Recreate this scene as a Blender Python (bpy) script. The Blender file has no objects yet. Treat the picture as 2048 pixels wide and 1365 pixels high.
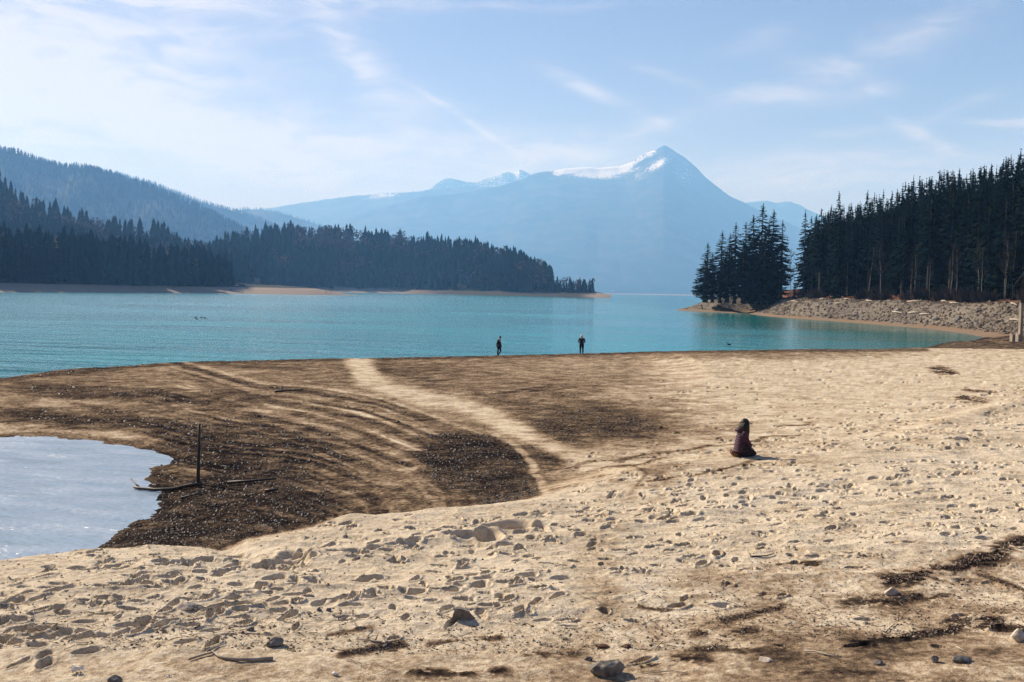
import bpy, bmesh, math, random
import numpy as np
from mathutils import Vector, Matrix

sc = bpy.context.scene
C = sc.collection
R = math.radians
rng = np.random.default_rng(7)
random.seed(7)

# ------------------------------------------------------------------ camera
F, CX, CY, H = 1991.0, 1024.0, 682.5, 5.5
PITCH, ROLL = R(2.855), R(1.0)
fwd = np.array([0, math.cos(PITCH), -math.sin(PITCH)])
r0 = np.array([1.0, 0, 0]); u0 = np.cross(r0, fwd)
rt = math.cos(ROLL) * r0 + math.sin(ROLL) * u0
up = np.cross(rt, fwd)
CAM = np.array([0, 0, H])
cam_data = bpy.data.cameras.new('camera')
cam_data.lens = 35; cam_data.sensor_width = 36; cam_data.clip_end = 60000; cam_data.clip_start = 0.1
cam = bpy.data.objects.new('camera', cam_data); C.objects.link(cam)
cam.matrix_world = Matrix(((rt[0], up[0], -fwd[0], 0), (rt[1], up[1], -fwd[1], 0),
                           (rt[2], up[2], -fwd[2], H), (0, 0, 0, 1)))
sc.camera = cam

# ------------------------------------------------------------------ sun, sky, exposure
SUN_AZ, SUN_EL = -50.0, 33.0          # degrees; azimuth from +Y, negative = left
sd = Vector((math.sin(R(SUN_AZ)) * math.cos(R(SUN_EL)), math.cos(R(SUN_AZ)) * math.cos(R(SUN_EL)), math.sin(R(SUN_EL))))
sun_data = bpy.data.lights.new('sun', 'SUN'); sun_data.energy = 5.0; sun_data.angle = R(0.53)
sun_data.color = (1.0, 0.955, 0.90)
sun = bpy.data.objects.new('sun', sun_data); C.objects.link(sun)
sun.rotation_euler = sd.to_track_quat('Z', 'Y').to_euler(); sun.location = (0, 0, 50)
sc.view_settings.view_transform = 'Standard'; sc.view_settings.look = 'None'
sc.view_settings.exposure = 0.8; sc.view_settings.gamma = 1.0
sc.view_settings.use_curve_mapping = False
sc.render.engine = 'CYCLES'
sc.cycles.max_bounces = 5; sc.cycles.diffuse_bounces = 2; sc.cycles.glossy_bounces = 2
sc.cycles.volume_bounces = 2; sc.cycles.transparent_max_bounces = 4
sc.cycles.use_adaptive_sampling = False
try:
    sc.cycles.use_denoising = True; sc.cycles.denoiser = 'OPENIMAGEDENOISE'; sc.cycles.denoising_input_passes = 'RGB_ALBEDO_NORMAL'; sc.cycles.denoising_prefilter = 'FAST'
except Exception:
    pass

world = bpy.data.worlds.new('World'); sc.world = world; world.use_nodes = True


class NT:
    """tiny helper around a node tree"""
    def __init__(s, t): s.t = t; s.n = t.nodes; s.l = t.links
    def new(s, kind, **kw):
        o = s.n.new(kind)
        for k, v in kw.items(): setattr(o, k, v)
        return o
    def put(s, sock, v):
        if isinstance(v, (int, float, tuple, list)):
            if isinstance(v, (tuple, list)) and len(v) == 3 and len(getattr(sock, 'default_value', (0,))) == 4: v = (*v, 1)
            sock.default_value = v
        elif v is not None: s.l.new(v, sock)
    def m(s, op, a, b=None, c=None, clamp=False):
        o = s.n.new('ShaderNodeMath'); o.operation = op; o.use_clamp = clamp
        s.put(o.inputs[0], a)
        if b is not None: s.put(o.inputs[1], b)
        if c is not None: s.put(o.inputs[2], c)
        return o.outputs[0]
    def noise(s, vec, scale, detail=3, rough=.55, dist=0.0):
        o = s.n.new('ShaderNodeTexNoise'); s.put(o.inputs['Vector'], vec)
        o.inputs['Scale'].default_value = scale; o.inputs['Detail'].default_value = detail
        o.inputs['Roughness'].default_value = rough; o.inputs['Distortion'].default_value = dist
        return o.outputs['Fac']
    def mapr(s, v, a, b, c=0.0, d=1.0, smooth=True):
        o = s.n.new('ShaderNodeMapRange'); o.interpolation_type = 'SMOOTHSTEP' if smooth else 'LINEAR'
        s.put(o.inputs[0], v)
        for i, x in enumerate((a, b, c, d)): s.put(o.inputs[1 + i], x)
        return o.outputs[0]
    def mix(s, f, a, b):
        o = s.n.new('ShaderNodeMix'); o.data_type = 'RGBA'
        s.put(o.inputs[0], f); s.put(o.inputs[6], a); s.put(o.inputs[7], b)
        return o.outputs[2]
    def ramp(s, f, stops):
        o = s.n.new('ShaderNodeValToRGB'); s.put(o.inputs[0], f); e = o.color_ramp.elements
        while len(e) > 1: e.remove(e[-1])
        e[0].position = stops[0][0]; e[0].color = (*stops[0][1], 1)
        for p, c in stops[1:]:
            x = e.new(p); x.color = (*c, 1)
        return o.outputs[0]
    def mapping(s, vec, scale=(1, 1, 1), rot=(0, 0, 0), loc=(0, 0, 0)):
        o = s.n.new('ShaderNodeMapping'); s.put(o.inputs[0], vec)
        o.inputs['Scale'].default_value = scale; o.inputs['Rotation'].default_value = rot; o.inputs['Location'].default_value = loc
        return o.outputs[0]
    def attr(s, name):
        o = s.n.new('ShaderNodeAttribute'); o.attribute_name = name; return o.outputs['Fac']


# world: Nishita sky with thin cirrus laid out by direction (azimuth, elevation)
w = NT(world.node_tree)
for n in list(w.n): w.n.remove(n)
sky = w.new('ShaderNodeTexSky', sky_type='NISHITA')
sky.sun_disc = False; sky.sun_elevation = R(SUN_EL); sky.sun_rotation = R(SUN_AZ)
sky.altitude = 800; sky.air_density = 1.15; sky.dust_density = .35; sky.ozone_density = 1.6
tc = w.new('ShaderNodeTexCoord')
sep = w.new('ShaderNodeSeparateXYZ'); w.l.new(tc.outputs['Generated'], sep.inputs[0])
az = w.m('ARCTAN2', sep.outputs[0], sep.outputs[1])
el = w.m('ARCSINE', sep.outputs[2])
comb = w.new('ShaderNodeCombineXYZ'); w.l.new(az, comb.inputs[0]); w.l.new(el, comb.inputs[1])
ae = comb.outputs[0]
warpn = w.new('ShaderNodeTexNoise'); w.l.new(ae, warpn.inputs['Vector']); warpn.inputs['Scale'].default_value = 5
warpn.inputs['Detail'].default_value = 3
wv = w.new('ShaderNodeVectorMath', operation='MULTIPLY_ADD')
w.l.new(warpn.outputs['Color'], wv.inputs[0]); wv.inputs[1].default_value = (.09, .05, 0); w.l.new(ae, wv.inputs[2])
aew = wv.outputs[0]


def px_ae(px, py):
    d = fwd + (px - CX) / F * rt - (py - CY) / F * up
    d = d / np.linalg.norm(d)
    return math.atan2(d[0], d[1]), math.asin(d[2])


def streak(px, py, lx, ly, ang, amp, sharp=1.0):
    """soft elongated cirrus patch centred where pixel (px,py) looks; returns amp * gaussian"""
    a, e = px_ae(px, py)
    mp = w.n.new('ShaderNodeMapping'); mp.vector_type = 'TEXTURE'
    mp.inputs['Location'].default_value = (a + .045, e + .025, 0)
    mp.inputs['Rotation'].default_value = (0, 0, R(ang))
    mp.inputs['Scale'].default_value = (lx / F, ly / F, 1)
    w.l.new(aew, mp.inputs[0])
    s2 = w.n.new('ShaderNodeSeparateXYZ'); w.l.new(mp.outputs[0], s2.inputs[0])
    x2 = w.m('POWER', w.m('ABSOLUTE', s2.outputs[0]), 2); y2 = w.m('POWER', w.m('ABSOLUTE', s2.outputs[1]), 2)
    return w.m('MULTIPLY', w.m('EXPONENT', w.m('MULTIPLY', w.m('ADD', x2, y2), -1.0 * sharp)), amp)


streaks = [(60, 110, 460, 130, 8, 1.25), (60, 195, 240, 26, -3, .8), (330, 240, 380, 50, -15, 1.1), (760, 300, 420, 60, -3, .9),
           (685, 105, 105, 30, -38, .62), (740, 155, 55, 38, -20, .45), (800, 215, 110, 28, -10, .42),
           (930, 245, 140, 6, -27, .6), (1180, 185, 110, 18, -20, .75), (1330, 155, 80, 12, -16, .5),
           (1520, 200, 110, 16, -4, .6), (1640, 150, 110, 20, -10, .42), (1730, 185, 60, 14, 10, .55),
           (1800, 80, 260, 45, 22, .6), (1500, 90, 110, 30, 8, .4), (1900, 215, 90, 12, 16, .5), (2030, 242, 60, 6, -4, .9),
           (1820, 268, 60, 14, -30, .8), (1680, 270, 70, 10, 6, .6), (1610, 350, 300, 45, 2, .7), (1320, 255, 90, 14, 18, .4),
           (1150, 300, 200, 35, 12, .5), (400, 15, 500, 20, 4, .5), (1050, 8, 300, 12, 0, .35), (-500, 200, 500, 150, 0, .8), (2700, 150, 500, 80, 10, .6)]
tot = None
for s_ in streaks:
    g = streak(*s_)
    tot = g if tot is None else w.m('ADD', tot, g)
fine = w.noise(w.mapping(aew, (1.0, 5.0, 1), (0, 0, R(-12))), 14, 6, .62, .6)
broad = w.noise(w.mapping(aew, (1.0, 2.2, 1)), 3.2, 4, .55, .3)
cl = w.m('MULTIPLY', tot, w.mapr(fine, .3, .7, .35, 1.1))
gen = w.m('MULTIPLY', w.mapr(broad, .46, .75), w.mapr(fine, .35, .7, .15, .5))
cl = w.m('ADD', cl, w.m('MULTIPLY', gen, .55))
cl = w.m('ADD', cl, w.mapr(sep.outputs[2], .24, .02, .0, .28))
cl = w.mapr(cl, 0, 1.25)
cl = w.m('MULTIPLY', cl, .78, clamp=True)
bg1 = w.new('ShaderNodeBackground'); SKY_K = 0.058
hs = w.new('ShaderNodeHueSaturation'); w.l.new(sky.outputs[0], hs.inputs['Color'])
hs.inputs['Saturation'].default_value = 1.0
tint = w.new('ShaderNodeMix', data_type='RGBA', blend_type='MULTIPLY'); tint.inputs[0].default_value = 1
w.l.new(hs.outputs[0], tint.inputs[6]); tint.inputs[7].default_value = (.93, .70, .81, 1)
col = w.mix(cl, tint.outputs[2], (9.6, 8.9, 8.9))
w.l.new(col, bg1.inputs[0]); bg1.inputs[1].default_value = SKY_K
wo = w.new('ShaderNodeOutputWorld'); w.l.new(bg1.outputs[0], wo.inputs[0])

# ------------------------------------------------------------------ projection helpers


def ray(px, py):
    return fwd[None] + (np.atleast_1d(np.asarray(px, float))[:, None] - CX) / F * rt - (np.atleast_1d(np.asarray(py, float))[:, None] - CY) / F * up


def at(px, py, z=0.0):
    d = ray(px, py)[0]; t = (z - H) / d[2]
    p = CAM + d * t
    return Vector(p)


def atD(px, py, D):
    """point seen at the pixel at distance D along +Y"""
    d = ray(px, py)[0]; p = CAM + d * (D / d[1])
    return Vector(p)


def yh(px): return 583.2 + (np.asarray(px, float) - 1024) * math.tan(ROLL)


def tanx(px):
    d = ray(px, yh(np.atleast_1d(px))); return d[:, 0] / d[:, 1]


def project(X, Y, Z):
    P = np.stack([X, Y, Z - H], -1)
    zc = P @ fwd
    return CX + F * (P @ rt) / zc, CY - F * (P @ up) / zc


# ------------------------------------------------------------------ numpy noise
_perm = np.random.default_rng(11).random((256, 256))


def vnoise(x, y):
    xi = np.floor(x).astype(np.int64); yi = np.floor(y).astype(np.int64)
    fx = x - xi; fy = y - yi
    fx = fx * fx * (3 - 2 * fx); fy = fy * fy * (3 - 2 * fy)
    a = _perm[xi & 255, yi & 255]; b = _perm[(xi + 1) & 255, yi & 255]
    c = _perm[xi & 255, (yi + 1) & 255]; d = _perm[(xi + 1) & 255, (yi + 1) & 255]
    return (a * (1 - fx) + b * fx) * (1 - fy) + (c * (1 - fx) + d * fx) * fy


def fbm(x, y, sc_, oct_=4, gain=.5, seed=0):
    x = np.asarray(x) * sc_ + 17.3 * seed + 100; y = np.asarray(y) * sc_ + 9.1 * seed + 100
    v = 0; a = 1; t = 0
    for _ in range(oct_):
        v = v + a * vnoise(x, y); t += a; a *= gain
        x, y = x * 1.63 + y * 1.16 + 3.1, y * 1.63 - x * 1.16 + 7.7
    return v / t


def sstep(a, b, x):
    t = np.clip((x - a) / (b - a), 0, 1); return t * t * (3 - 2 * t)


def seg_dist(X, Y, pts):
    """unsigned distance to a polyline, side sign and parameter along it"""
    best = np.full(X.shape, 1e18); side = np.zeros(X.shape); par = np.zeros(X.shape); acc = 0
    for (x0, y0), (x1, y1) in zip(pts[:-1], pts[1:]):
        dx, dy = x1 - x0, y1 - y0; L2 = dx * dx + dy * dy + 1e-12
        t = np.clip(((X - x0) * dx + (Y - y0) * dy) / L2, 0, 1)
        ex = X - x0 - t * dx; ey = Y - y0 - t * dy; d2 = ex * ex + ey * ey
        m = d2 < best
        best = np.where(m, d2, best); side = np.where(m, np.sign(dx * ey - dy * ex), side)
        par = np.where(m, acc + t * math.sqrt(L2), par); acc += math.sqrt(L2)
    return np.sqrt(best), side, par


def in_poly(X, Y, pts):
    ins = np.zeros(X.shape, bool); n = len(pts)
    for i in range(n):
        x0, y0 = pts[i]; x1, y1 = pts[(i + 1) % n]
        c = ((y0 > Y) != (y1 > Y)) & (X < (x1 - x0) * (Y - y0) / ((y1 - y0) if y1 != y0 else 1e-9) + x0)
        ins ^= c
    return ins


# ------------------------------------------------------------------ object helpers
def tag(o, label=None, cat=None, group=None, kind=None):
    if label: o['label'] = label
    if cat: o['category'] = cat
    if group: o['group'] = group
    if kind: o['kind'] = kind
    return o


def mesh_np(name, V, Fq=None, Ft=None, smooth=False, attrs=None):
    me = bpy.data.meshes.new(name)
    V = np.asarray(V, np.float32)
    nq = 0 if Fq is None else len(Fq); nt = 0 if Ft is None else len(Ft)
    me.vertices.add(len(V)); me.vertices.foreach_set('co', V.ravel())
    loops = []
    if nq: loops.append(np.asarray(Fq, np.int32).ravel())
    if nt: loops.append(np.asarray(Ft, np.int32).ravel())
    L = np.concatenate(loops)
    me.loops.add(len(L)); me.loops.foreach_set('vertex_index', L)
    starts = np.concatenate([np.arange(nq) * 4, nq * 4 + np.arange(nt) * 3]).astype(np.int32)
    me.polygons.add(nq + nt); me.polygons.foreach_set('loop_start', starts)
    me.polygons.foreach_set('use_smooth', np.full(nq + nt, smooth))
    if attrs:
        for k, a in attrs.items():
            at_ = me.attributes.new(k, 'FLOAT', 'POINT'); at_.data.foreach_set('value', np.asarray(a, np.float32).ravel())
    me.update(calc_edges=True); me.validate()
    return me


def add(name, me, mat=None, parent=None, loc=None):
    o = bpy.data.objects.new(name, me); C.objects.link(o)
    if mat is not None and me is not None and not me.materials: me.materials.append(mat)
    if parent: o.parent = parent
    if loc is not None: o.location = loc
    return o


def grid_faces(nr, nc):
    i = np.arange(nr - 1)[:, None] * nc + np.arange(nc - 1)[None]
    return np.stack([i, i + 1, i + nc + 1, i + nc], -1).reshape(-1, 4)


def empty(name, loc=(0, 0, 0), rz=0):
    o = bpy.data.objects.new(name, None); C.objects.link(o); o.location = loc; o.rotation_euler = (0, 0, rz); return o


class MB:
    def __init__(s): s.v = []; s.f = []
    def poly(s, vs, fs):
        b = len(s.v); s.v += [tuple(p) for p in vs]; s.f += [tuple(i + b for i in f) for f in fs]
    def tube(s, pts, rad, n=6, cap=True):
        pts = [Vector(p) for p in pts]
        if not hasattr(rad, '__len__'): rad = [rad] * len(pts)
        b = len(s.v)
        for i, p in enumerate(pts):
            d = (pts[min(i + 1, len(pts) - 1)] - pts[max(i - 1, 0)]).normalized()
            a = d.cross(Vector((0, 0, 1)) if abs(d.z) < .9 else Vector((1, 0, 0))).normalized(); c = d.cross(a)
            for k in range(n):
                t = 2 * math.pi * k / n; s.v.append(tuple(p + (a * math.cos(t) + c * math.sin(t)) * rad[i]))
        for i in range(len(pts) - 1):
            for k in range(n):
                k2 = (k + 1) % n
                s.f.append((b + i * n + k, b + i * n + k2, b + (i + 1) * n + k2, b + (i + 1) * n + k))
        if cap:
            s.f.append(tuple(b + k for k in range(n))[::-1]); s.f.append(tuple(b + (len(pts) - 1) * n + k for k in range(n)))
    def box(s, c, d, rz=0.0, taper=1.0):
        c = Vector(c); cs, sn = math.cos(rz), math.sin(rz); vs = []
        for z in (-1, 1):
            k = taper if z > 0 else 1
            for x, y in ((-1, -1), (1, -1), (1, 1), (-1, 1)):
                X, Y = x * d[0] / 2 * k, y * d[1] / 2 * k
                vs.append((c.x + X * cs - Y * sn, c.y + X * sn + Y * cs, c.z + z * d[2] / 2))
        s.poly(vs, [(3, 2, 1, 0), (4, 5, 6, 7), (0, 1, 5, 4), (1, 2, 6, 5), (2, 3, 7, 6), (3, 0, 4, 7)])
    def mesh(s, name, smooth=False):
        me = bpy.data.meshes.new(name); me.from_pydata(s.v, [], s.f); me.update()
        if smooth:
            for p in me.polygons: p.use_smooth = True
        return me
    def build(s, name, mat, parent=None, smooth=False): return add(name, s.mesh(name, smooth), mat, parent)


# ------------------------------------------------------------------ materials
def mat_new(name):
    m = bpy.data.materials.new(name); m.use_nodes = True; t = NT(m.node_tree)
    for n in list(t.n): t.n.remove(n)
    out = t.new('ShaderNodeOutputMaterial'); bs = t.new('ShaderNodeBsdfPrincipled')
    t.l.new(bs.outputs[0], out.inputs[0]); t.bs = bs
    tcn = t.new('ShaderNodeTexCoord'); t.obj = tcn.outputs['Object']
    return m, t


def simple(name, c1, c2, scale=4, rough=.8, detail=4, stretch=(1, 1, 1), bump=0.0, spec=.3):
    m, t = mat_new(name)
    v = t.mapping(t.obj, stretch)
    n = t.noise(v, scale, detail)
    t.put(t.bs.inputs['Base Color'], t.mix(t.mapr(n, .3, .7), c1, c2))
    t.bs.inputs['Roughness'].default_value = rough
    t.bs.inputs['Specular IOR Level'].default_value = spec
    if bump:
        b = t.new('ShaderNodeBump'); b.inputs['Strength'].default_value = 1; b.inputs['Distance'].default_value = bump
        t.l.new(n, b.inputs['Height']); t.l.new(b.outputs[0], t.bs.inputs['Normal'])
    return m


M = {}
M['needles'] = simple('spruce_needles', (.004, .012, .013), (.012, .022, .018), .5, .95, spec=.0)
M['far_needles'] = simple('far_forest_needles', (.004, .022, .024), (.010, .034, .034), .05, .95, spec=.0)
M['bark'] = simple('spruce_bark', (.02, .017, .015), (.05, .042, .036), 3, .9, stretch=(1, 1, .2))
M['pale_bark'] = simple('pale_bark', (.10, .095, .085), (.30, .28, .25), 2, .8, stretch=(1, 1, .3))
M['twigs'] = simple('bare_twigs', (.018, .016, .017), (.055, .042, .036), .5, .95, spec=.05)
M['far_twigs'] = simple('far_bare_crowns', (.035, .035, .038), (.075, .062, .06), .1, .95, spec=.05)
M['rock'] = simple('grey_rock', (.09, .085, .075), (.27, .24, .20), 9, .85, bump=.01)
M['pale_rock'] = simple('pale_rock', (.36, .31, .25), (.55, .48, .38), 12, .85, bump=.008)
M['dark_rock'] = simple('dark_rock', (.045, .045, .05), (.15, .14, .13), 12, .6, bump=.008)
M['driftwood'] = simple('driftwood', (.20, .16, .12), (.48, .42, .34), 6, .8, stretch=(.3, 1, 1), bump=.004)
M['wet_wood'] = simple('wet_dark_wood', (.022, .017, .014), (.075, .055, .04), 8, .6, stretch=(1, 1, .2), bump=.004)
M['timber'] = simple('boathouse_timber', (.035, .024, .018), (.085, .06, .045), 3, .8, stretch=(1, 1, .2))
M['white_wood'] = simple('weathered_post', (.20, .17, .13), (.38, .32, .25), 3, .8, stretch=(1, 1, .3))
M['concrete'] = simple('concrete', (.20, .17, .135), (.34, .29, .23), 3, .9)
M['roof'] = simple('shingle_roof', (.09, .085, .08), (.19, .18, .17), 3, .8)
M['white'] = simple('white_paint', (.7, .7, .7), (.82, .82, .82), 3, .5)
M['skin'] = simple('skin', (.34, .2, .15), (.4, .25, .19), 9, .6)
M['hair'] = simple('dark_hair', (.007, .005, .004), (.018, .012, .009), 30, .6, stretch=(1, 1, .1))
M['black_cloth'] = simple('black_cloth', (.012, .012, .015), (.024, .024, .03), 20, .85)
M['navy_cloth'] = simple('navy_cloth', (.014, .018, .03), (.03, .035, .05), 20, .85)
M['purple_cloth'] = simple('plum_quilted_cloth', (.028, .006, .019), (.055, .014, .04), 20, .6)
M['boot'] = simple('tan_boot', (.14, .07, .035), (.22, .12, .06), 20, .7)
M['white_cloth'] = simple('white_cap', (.6, .6, .6), (.75, .75, .75), 20, .8)
M['duck'] = simple('dark_feathers', (.02, .018, .015), (.06, .05, .04), 20, .7)
M['paper'] = simple('white_scrap', (.6, .58, .54), (.8, .78, .74), 20, .8)
M['leaf'] = simple('dead_leaf', (.05, .02, .012), (.13, .055, .03), 20, .7)

# sand: tone attribute (0 dark wet debris .. 1 pale dry sand) mottled by noise; grain in bump
M['sand'], t = mat_new('beach_sand')
tone = t.attr('tone'); rough_a = t.attr('grit')
n1 = t.noise(t.obj, 1.3, 5, .6); n2 = t.noise(t.obj, 9, 5, .65); n3 = t.noise(t.obj, 60, 3, .7)
amp = t.m('ADD', t.m('MULTIPLY', rough_a, 1.0), .25)
n4 = t.noise(t.obj, 26, 4, .7); n5 = t.noise(t.obj, 4.5, 5, .7)
f = t.m('ADD', tone, t.m('MULTIPLY', t.m('SUBTRACT', n2, .5), t.m('MULTIPLY', amp, 1.0)))
specks = t.m('ADD', t.mapr(n4, .60, .68), t.mapr(n5, .62, .70))
f = t.m('SUBTRACT', f, t.m('MULTIPLY', specks, t.m('MULTIPLY', rough_a, .34)))
f = t.m('ADD', f, t.m('MULTIPLY', t.m('SUBTRACT', n3, .5), t.m('MULTIPLY', amp, .75)))
f = t.m('ADD', f, t.m('MULTIPLY', t.m('SUBTRACT', n1, .5), .22), clamp=True)
colr = t.ramp(f, [(0, (.010, .009, .010)), (.18, (.026, .019, .016)), (.36, (.072, .052, .037)), (.55, (.185, .130, .082)),
                  (.72, (.33, .248, .165)), (.88, (.50, .415, .295)), (1, (.61, .525, .395))])
t.put(t.bs.inputs['Base Color'], colr)
t.bs.inputs['Roughness'].default_value = 1.0
t.bs.inputs['Specular IOR Level'].default_value = .0
b = t.new('ShaderNodeBump'); b.inputs['Strength'].default_value = 1.0; b.inputs['Distance'].default_value = .022
hh = t.m('ADD', t.m('MULTIPLY', n2, 1.6), t.m('MULTIPLY', n3, .35))
t.l.new(hh, b.inputs['Height']); t.l.new(b.outputs[0], t.bs.inputs['Normal'])


def water_mat(name, deep, deep2, wave, rough, big=.03, dist=.05):
    m, t = mat_new(name)
    v = t.mapping(t.obj, (1, 1, 1), (0, 0, R(12)))
    vs = t.mapping(v, (.45, 1.0, 1))
    a = t.noise(t.mapping(v, (.22, 1.0, 1)), wave * .38, 4, .6, .4); a2 = t.noise(vs, wave * 3.7, 2, .5); a3 = t.noise(vs, wave * .23, 3, .5)
    patch = t.noise(t.mapping(v, (.35, 1.0, 1)), big, 4, .6, .4)
    h = t.m('ADD', t.m('MULTIPLY', a, 1.0), t.m('MULTIPLY', a2, .28)); h = t.m('ADD', h, t.m('MULTIPLY', a3, 1.5))
    b = t.new('ShaderNodeBump'); (t.put(b.inputs['Strength'], t.mapr(patch, .35, .65, .6, 1.0)) if name != 'lake_water' else None); b.inputs['Distance'].default_value = dist
    t.l.new(h, b.inputs['Height']); t.l.new(b.outputs[0], t.bs.inputs['Normal'])
    bc = t.mix(t.mapr(patch, .4, .62), deep, deep2)
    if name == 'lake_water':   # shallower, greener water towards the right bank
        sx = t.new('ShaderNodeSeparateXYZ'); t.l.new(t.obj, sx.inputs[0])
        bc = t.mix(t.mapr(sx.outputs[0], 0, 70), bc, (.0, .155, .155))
        bc = t.mix(t.mapr(sx.outputs[0], -15, -90), bc, (.12, .36, .44))  # left water paler: sky reflection and sun glitter put into the base colour
        calm = t.mapr(sx.outputs[0], 15, 75, 1.0, .12)
        b.inputs['Strength'].default_value = 1; t.put(b.inputs['Strength'], t.m('MULTIPLY', t.mapr(patch, .35, .65, .55, 1.0), calm))
    t.put(t.bs.inputs['Base Color'], bc)
    t.put(t.bs.inputs['Roughness'], t.mapr(patch, .3, .7, rough * .7, rough * 1.4)); t.bs.inputs['IOR'].default_value = 1.33
    return m


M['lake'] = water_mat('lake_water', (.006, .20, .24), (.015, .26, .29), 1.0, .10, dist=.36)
M['pond'] = water_mat('pond_water', (.25, .33, .41), (.30, .37, .45), 3.0, .22, big=.9, dist=.13)


def ground_mat(name, stops, sc1, sc2, bump=0.0, attr=None, k=.5):
    m, t = mat_new(name)
    a = t.noise(t.obj, sc1, 5, .6); b_ = t.noise(t.obj, sc2, 3, .6)
    f = t.m('ADD', t.m('MULTIPLY', a, .6), t.m('MULTIPLY', b_, .4))
    if attr: f = t.m('ADD', t.attr(attr), t.m('MULTIPLY', t.m('SUBTRACT', f, .5), k * 2))
    t.put(t.bs.inputs['Base Color'], t.ramp(f, stops)); t.bs.inputs['Roughness'].default_value = .95
    t.bs.inputs['Specular IOR Level'].default_value = .1
    if bump:
        b = t.new('ShaderNodeBump'); b.inputs['Distance'].default_value = bump; t.l.new(f, b.inputs['Height']); t.l.new(b.outputs[0], t.bs.inputs['Normal'])
    return m


# bank: attribute 0 forest floor, .5 rubble, 1 sand strip
M['bank'] = ground_mat('bank_ground', [(0, (.020, .016, .013)), (.2, (.085, .036, .018)), (.32, (.24, .105, .05)), (.42, (.07, .06, .05)),
                                       (.62, (.19, .165, .13)), (.8, (.19, .135, .09)), (1, (.24, .155, .09))], .35, 2.2, .15, 'zone', .22)
M['hillside'] = ground_mat('wooded_hillside', [(0, (.012, .02, .018)), (.4, (.03, .034, .025)), (.6, (.05, .042, .034)), (.85, (.22, .18, .145)), (1, (.31, .25, .19))], .02, .12, 0, 'zone', .15)

# mountains: forest below, rock and snow above by attribute
M['mountain'], t = mat_new('mountain_rock_and_snow')
a = t.noise(t.obj, .004, 6, .65); b_ = t.noise(t.obj, .03, 4, .65); st = t.noise(t.mapping(t.obj, (1, 1, .25)), .045, 5, .75)
base = t.mix(t.mapr(a, .46, .60), (.016, .026, .026), (.058, .060, .055))
sn = t.m('ADD', t.attr('snow'), t.m('MULTIPLY', t.m('SUBTRACT', st, .5), 2.1)); sn = t.m('ADD', sn, t.m('MULTIPLY', t.m('SUBTRACT', b_, .5), 1.4))
t.put(t.bs.inputs['Base Color'], t.mix(t.m('MULTIPLY', t.mapr(sn, .45, .62), t.mapr(t.attr('snow'), .04, .2)), base, (.82, .80, .80)))
t.bs.inputs['Roughness'].default_value = .95; t.bs.inputs['Specular IOR Level'].default_value = .05

# ------------------------------------------------------------------ haze
hz = MB(); X0, X1, Y0, Y1, Z0, Z1 = -18000, 18000, -500, 19500, -6, 2250
hz.poly([(X0, Y0, Z0), (X1, Y0, Z0), (X1, Y1, Z0), (X0, Y1, Z0), (X0, Y0, Z1), (X1, Y0, Z1), (X1, Y1, Z1), (X0, Y1, Z1)],
        [(3, 2, 1, 0), (4, 5, 6, 7), (0, 1, 5, 4), (1, 2, 6, 5), (2, 3, 7, 6), (3, 0, 4, 7)])
hm = bpy.data.materials.new('haze_air'); hm.use_nodes = True; t = NT(hm.node_tree)
for n in list(t.n): t.n.remove(n)
out = t.new('ShaderNodeOutputMaterial'); pv = t.new('ShaderNodeVolumePrincipled')
pv.inputs['Density'].default_value = 1.12e-4; pv.inputs['Color'].default_value = (.25, .53, 1.0, 1)
pv.inputs['Absorption Color'].default_value = (.72, .70, 1, 1); pv.inputs['Anisotropy'].default_value = .12
t.l.new(pv.outputs[0], out.inputs['Volume'])
tag(hz.build('haze', hm), 'pale blue haze in the air over the lake and mountains', None, None, 'stuff')

# ------------------------------------------------------------------ beach height model
LZ = 3.0


def warp(X, Y):
    return np.stack([X / Y * 3.0, np.log(Y) * 2.0], -1)


low_pts = [  # px, py, z : wet bar, pool and flanks
    (0, 873, 0), (180, 881, 0), (280, 897, 0), (345, 918, 0), (318, 935, 0), (290, 958, 0), (318, 985, 0), (312, 1015, 0), (265, 1052, 0), (190, 1098, 0), (90, 1130, 0),
    (0, 1000, -.35), (150, 950, -.3), (200, 1020, -.25), (-300, 950, -.5), (-300, 1150, -.3), (0, 1100, -.25), (-300, 870, 0), (0, 920, -.2),
    (400, 975, .13), (400, 900, .2), (500, 1000, .25), (600, 950, .35), (400, 1060, .15), (600, 1060, .32), (800, 1000, .5), (900, 900, .55), (1000, 960, .62), (1200, 920, .78),
    (1300, 960, .85), (1485, 915, .9), (1700, 900, 1.05), (2048, 900, 1.25), (2400, 900, 1.4), (1700, 1100, 1.25), (2048, 1100, 1.4), (1300, 1100, 1.05), (1000, 1150, .8), (600, 1200, .6),
    (200, 800, .38), (0, 800, .3), (0, 850, .12), (400, 800, .42), (700, 800, .46), (1000, 800, .5), (1300, 800, .62), (1700, 780, .8), (2048, 780, 1.0), (2400, 780, 1.2), (-300, 800, .3), (-300, 850, .1),
    (-300, 800, .28), (0, 757, .3), (100, 743, .3), (200, 735, .3), (400, 723, .3), (700, 717, .3), (998, 711, .32), (1163, 707, .33), (1348, 702, .36), (1600, 699, .45), (1850, 698, .5), (2048, 699, .7), (2400, 700, 1.0),
    (0, 1365, .9), (700, 1365, .9), (1400, 1365, 1.3), (2048, 1365, 1.6), (2400, 1300, 1.6), (2200, 684, .5), (2048, 687, .45), (1960, 690, .35)]
P, Zc = [], []
for px, py, z in low_pts:
    p = at(px, py, z); P.append((p.x, p.y)); Zc.append(z)
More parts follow.
